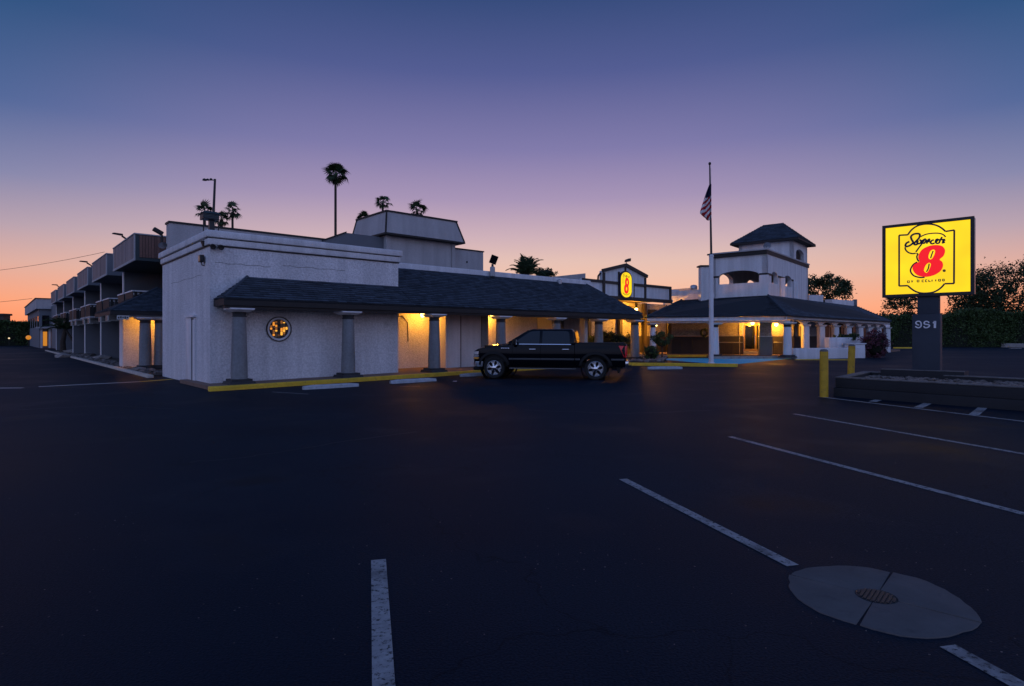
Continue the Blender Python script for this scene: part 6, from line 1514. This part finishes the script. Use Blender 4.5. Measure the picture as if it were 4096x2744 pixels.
bush('roof_shrub', 'low dark shrub beside the feathery palm behind the parapet', P(2180, 1093, 44), .9, .6, .35, 41, 'leafd', 40, 40, .11)
# small leaning palm by the wing
c_ = P(255, 1322, 52); base = G(252, 1412); base.z = 0; c_ = P(262, 1318, base.y)
o = thing('leaning_palm', 'small palm with drooping frond and twin stems beside the room wing', 'palm tree', base)
MB().tube([base, base.lerp(c_, .5) + Vector((-.15, 0, 0)), c_], [.28, .22, .18], 8).build('trunk', 'bark', o)
MB().tube([base + Vector((1.6, .3, 0)), base.lerp(c_, .5) + Vector((.9, 0, 0)), c_], [.13, .11, .1], 7).build('leaning_stem', 'bark', o)
for i in range(16):
    az = i * 2.39996; e_ = radians(55 - 60 * i / 16); s_ = 1.9 * random.uniform(.8, 1.1); inst('frond', FEA, o, Matrix.Translation(c_) @ Matrix.Rotation(az, 4, 'Z') @ Matrix.Rotation(-e_, 4, 'Y') @ Matrix.Diagonal((s_, s_, s_, 1)))
# bed along the wing with boulders
bed2 = [W(-.435, S_A + .3), W(-.435, 62), W(2.5, 62), W(2.5, S_A + .3)]
struct(MB().ext([(q.x, q.y, -.02) for q in bed2], (0, 0, .07)).build('planting_bed', 'soil'))
pts = [W(random.uniform(-.38, .55), random.uniform(8, 55), .07) for _ in range(600)]
scatter('gravel', 'rough stones in the bed along the room wing', pts, .05, .13)
i = 0
for px, py, r_, lb in ((405, 1437, .5, 'dark boulder heap in the bed below the nearest fin wall'), (350, 1424, .45, 'dark boulder below the second fin wall'), (255, 1430, .6, 'low dark rock pile on the kerb by the leaning palm'), (305, 1412, .7, 'large dark boulder at the foot of the leaning palm'), (560, 1488, .35, 'dark rock beside the side canopy column')):
    q = G(px, py); me = ROCKS[i % 6]; o = bpy.data.objects.new('boulder', me); col.objects.link(o); o.location = (q.x, q.y, .1); o.scale = (r_ * 1.5, r_, r_ * .7); o.rotation_euler = (0, 0, i * 1.3); tag(o, lb, 'rock', 'boulders along the room wing'); i += 1

# ================================================================== roof-top and pole lights, wires, distant lights
lp = P(852, 905, 34.0); ltop = P(860, 716, 34.0)
o = thing('lamp_post', 'dark lamp post with one arm rising behind the corner block', 'lamp post', (lp.x, lp.y, 0), 0)
MB().tube([(lp.x, lp.y, 0), (lp.x, lp.y, lp.z), ltop], [.09, .075, .06], 12).build('pole', 'steel', o, smooth=True)
e_ = P(818, 720, 34.0); MB().tube([ltop - Vector((0, 0, .06)), e_], .03, 6).build('arm', 'steel', o)
MB(Matrix.Translation(e_)).lathe([(.001, .10), (.09, .06), (.12, -.03), (.001, -.05)], n=12).build('lamp_head', 'dark', o, smooth=True)
for t_ in (.3, .62): MB(Matrix.Translation(e_.lerp(ltop, t_))).lathe([(.001, .08), (.07, .04), (.08, -.04), (.001, -.06)], n=10).build('spot_head', 'dark', o, smooth=True)
pc = P(838, 905, 22.5); 
o = thing('roof_cooler', 'teal-grey cooler box on legs behind the parapet corner', 'roof unit', (pc.x, pc.y, ZP - .3), ANG)
zb_c = P(838, 880, 22.5).z; zt_c = P(838, 852, 22.5).z
b_ = LX(o); dz0, dz1 = zb_c - (ZP - .3), zt_c - (ZP - .3)
MB(b_).box(-.28, .28, -.25, .25, dz0, dz1 - .06).build('cabinet', 'steel', o, bevel=.01)
MB(b_).hexa([(-.33, -.3, dz1 - .058), (.33, -.3, dz1 - .058), (.33, .3, dz1 - .058), (-.33, .3, dz1 - .058)], [(-.2, -.18, dz1 + .04), (.2, -.18, dz1 + .04), (.2, .18, dz1 + .04), (-.2, .18, dz1 + .04)]).build('lid', 'teal', o)
for q_ in range(3): MB(b_).box(-.24, .24, -.262, -.252, dz0 + .04 + q_ * .06, dz0 + .07 + q_ * .06).build('louvre', 'teal', o)
for x_ in (-.26, .26): MB(b_).tube([(x_, -.2, -.2), (x_, -.2, dz0)], .02, 6).build('leg', 'dark', o)
MB(b_).box(-.02, .16, -.1, .1, -.2, dz0).build('duct', 'steel', o)
# cobra-head lights along the wing roof
for i, (s_, lb) in enumerate(((17.5, 'dark roof light arm above the nearest brown roof box'), (33.0, 'dark roof light arm above the third roof box'), (59.0, 'dark roof light arm at the far end of the room wing'))):
    p = W(.3, s_, ZB1); o = thing('roof_light', lb, 'light', p, ANG, 'light arms on the room wing roof')
    MB(LX(o)).tube([(.1, 0, 0), (.05, 0, .12), (-.22, -.12, .28)], .05, 6).build('arm', 'dark', o)
    MB(LX(o) @ Matrix.Translation((-.42, -.24, .34)) @ Matrix.Rotation(.55, 4, 'Z')).hexa([(-.3, -.1, -.03), (.25, -.08, -.04), (.25, .08, -.04), (-.3, .1, -.03)], [(-.25, -.07, .05), (.25, -.06, .07), (.25, .06, .07), (-.25, .07, .05)]).build('lamp_head', 'dark', o, bevel=.02)
p = P(648, 935, 26.5); o = thing('corner_floodlight', 'dark floodlight and small dish where the wing meets the stair block', 'light', p, ANG)
MB(LX(o)).tube([(0, 0, -.6), (0, 0, -.05)], .04, 6).build('stem', 'dark', o)
MB(LX(o) @ Matrix.Translation((-.15, 0, .08)) @ Matrix.Rotation(.5, 4, 'Y')).box(-.22, .2, -.12, .12, -.08, .09).build('housing', 'dark', o, bevel=.03)
MB(LX(o) @ Matrix.Translation((.0, -.1, -.5)) @ Matrix.Rotation(.8, 4, 'X')).lathe([(.001, .03), (.12, .0), (.18, -.05), (.1, -.01), (.001, .01)], n=14, axis='y').build('dish', 'alu', o, smooth=True)
def wire(a, b, sag, label, r_=.014):
    pts = [a.lerp(b, i / 16) - Vector((0, 0, sag * 4 * (i / 16) * (1 - i / 16))) for i in range(17)]
    o = MB().tube(pts, r_, 5).build('overhead_wire', 'dark'); tag(o, label, 'wire')
wire(P(-500, 1108, 46), P(418, 1008, 40), .5, 'upper overhead wire running to the second roof box')
wire(P(-500, 1222, 96), P(128, 1194, 96), .5, 'lower overhead wire running to the far block', .03)
p = P(-6, 1262, 150); o = thing('distant_tower', 'dark red distant tower top above the left hedge', 'tower', (p.x, p.y, 0))
MB().box(p.x - 1, p.x + 1.3, p.y, p.y + 2, 0, p.z).build('shaft', 'brown', o); MB().box(p.x - 1.4, p.x + 1.6, p.y - .3, p.y + 2.3, p.z, p.z + .5).build('cap', 'dark', o)
p = P(114, 1350, 93); o = thing('glowing_lantern', 'glowing orange lantern sign in front of the left hedge', 'lamp', (p.x, p.y, 0))
MB(Matrix.Translation(p)).lathe([(.001, .34), (.16, .31), (.27, .22), (.34, .08), (.34, -.08), (.27, -.22), (.16, -.31), (.001, -.34)], n=20).build('globe', 'winlit', o, smooth=True); MB().tube([(p.x, p.y, 0), (p.x, p.y, p.z - .4)], .06, 6).build('post', 'dark', o)
p = P(36, 1353, 94); o = thing('garden_lamp', 'tiny pale round lamp in the left hedge', 'lamp', (p.x, p.y, 0))
MB(Matrix.Translation(p)).lathe([(.001, .14), (.12, .06), (.12, -.06), (.001, -.14)], n=12).build('globe', emat('pale_lamp', (1, .75, .45), .9), o, smooth=True); MB().tube([(p.x, p.y, 0), (p.x, p.y, p.z - .13)], .04, 6).build('post', 'dark', o)

# ================================================================== wear on the asphalt
X['tar'] = mat('tar_seam', (.004, .005, .007), .5)
for pts in ([(760, 1850), (1010, 1826), (1170, 1800), (1400, 1762), (1700, 1722)], [(2100, 1640), (2500, 1655), (2900, 1640)], [(60, 1640), (420, 1622), (760, 1640)]):
    q = [G(*p) for p in pts]; mb = MB()
    ww = [Vector((p.x + random.uniform(-.05, .05), p.y + random.uniform(-.05, .05))) for a, b in zip(q, q[1:]) for p in [a.lerp(b, i / 6) for i in range(6)]]
    for a, b in zip(ww, ww[1:]):
        d = (b - a).normalized(); n = Vector((-d.y, d.x)) * .008; mb.quad(*[Vector((c.x, c.y, gz(c.x, c.y) + .003)) for c in (a - n, b - n, b + n, a + n)])
    mb.build('tar_seam', 'tar', lot)
pts = []
for _ in range(330):
    p = G(random.uniform(-50, 4150), 1620 + 1000 * random.random() ** 1.6); pts.append(p)
for _ in range(5):
    c = G(random.uniform(100, 4000), random.uniform(1720, 2300))
    for _ in range(14): q = c + Vector((random.gauss(0, .18), random.gauss(0, .18), 0)); q.z = gz(q.x, q.y); pts.append(q)
X_rock = X['rock']; o = scatter('gravel', 'scattered loose grit on the asphalt of the lot', pts, .0025, .0065)
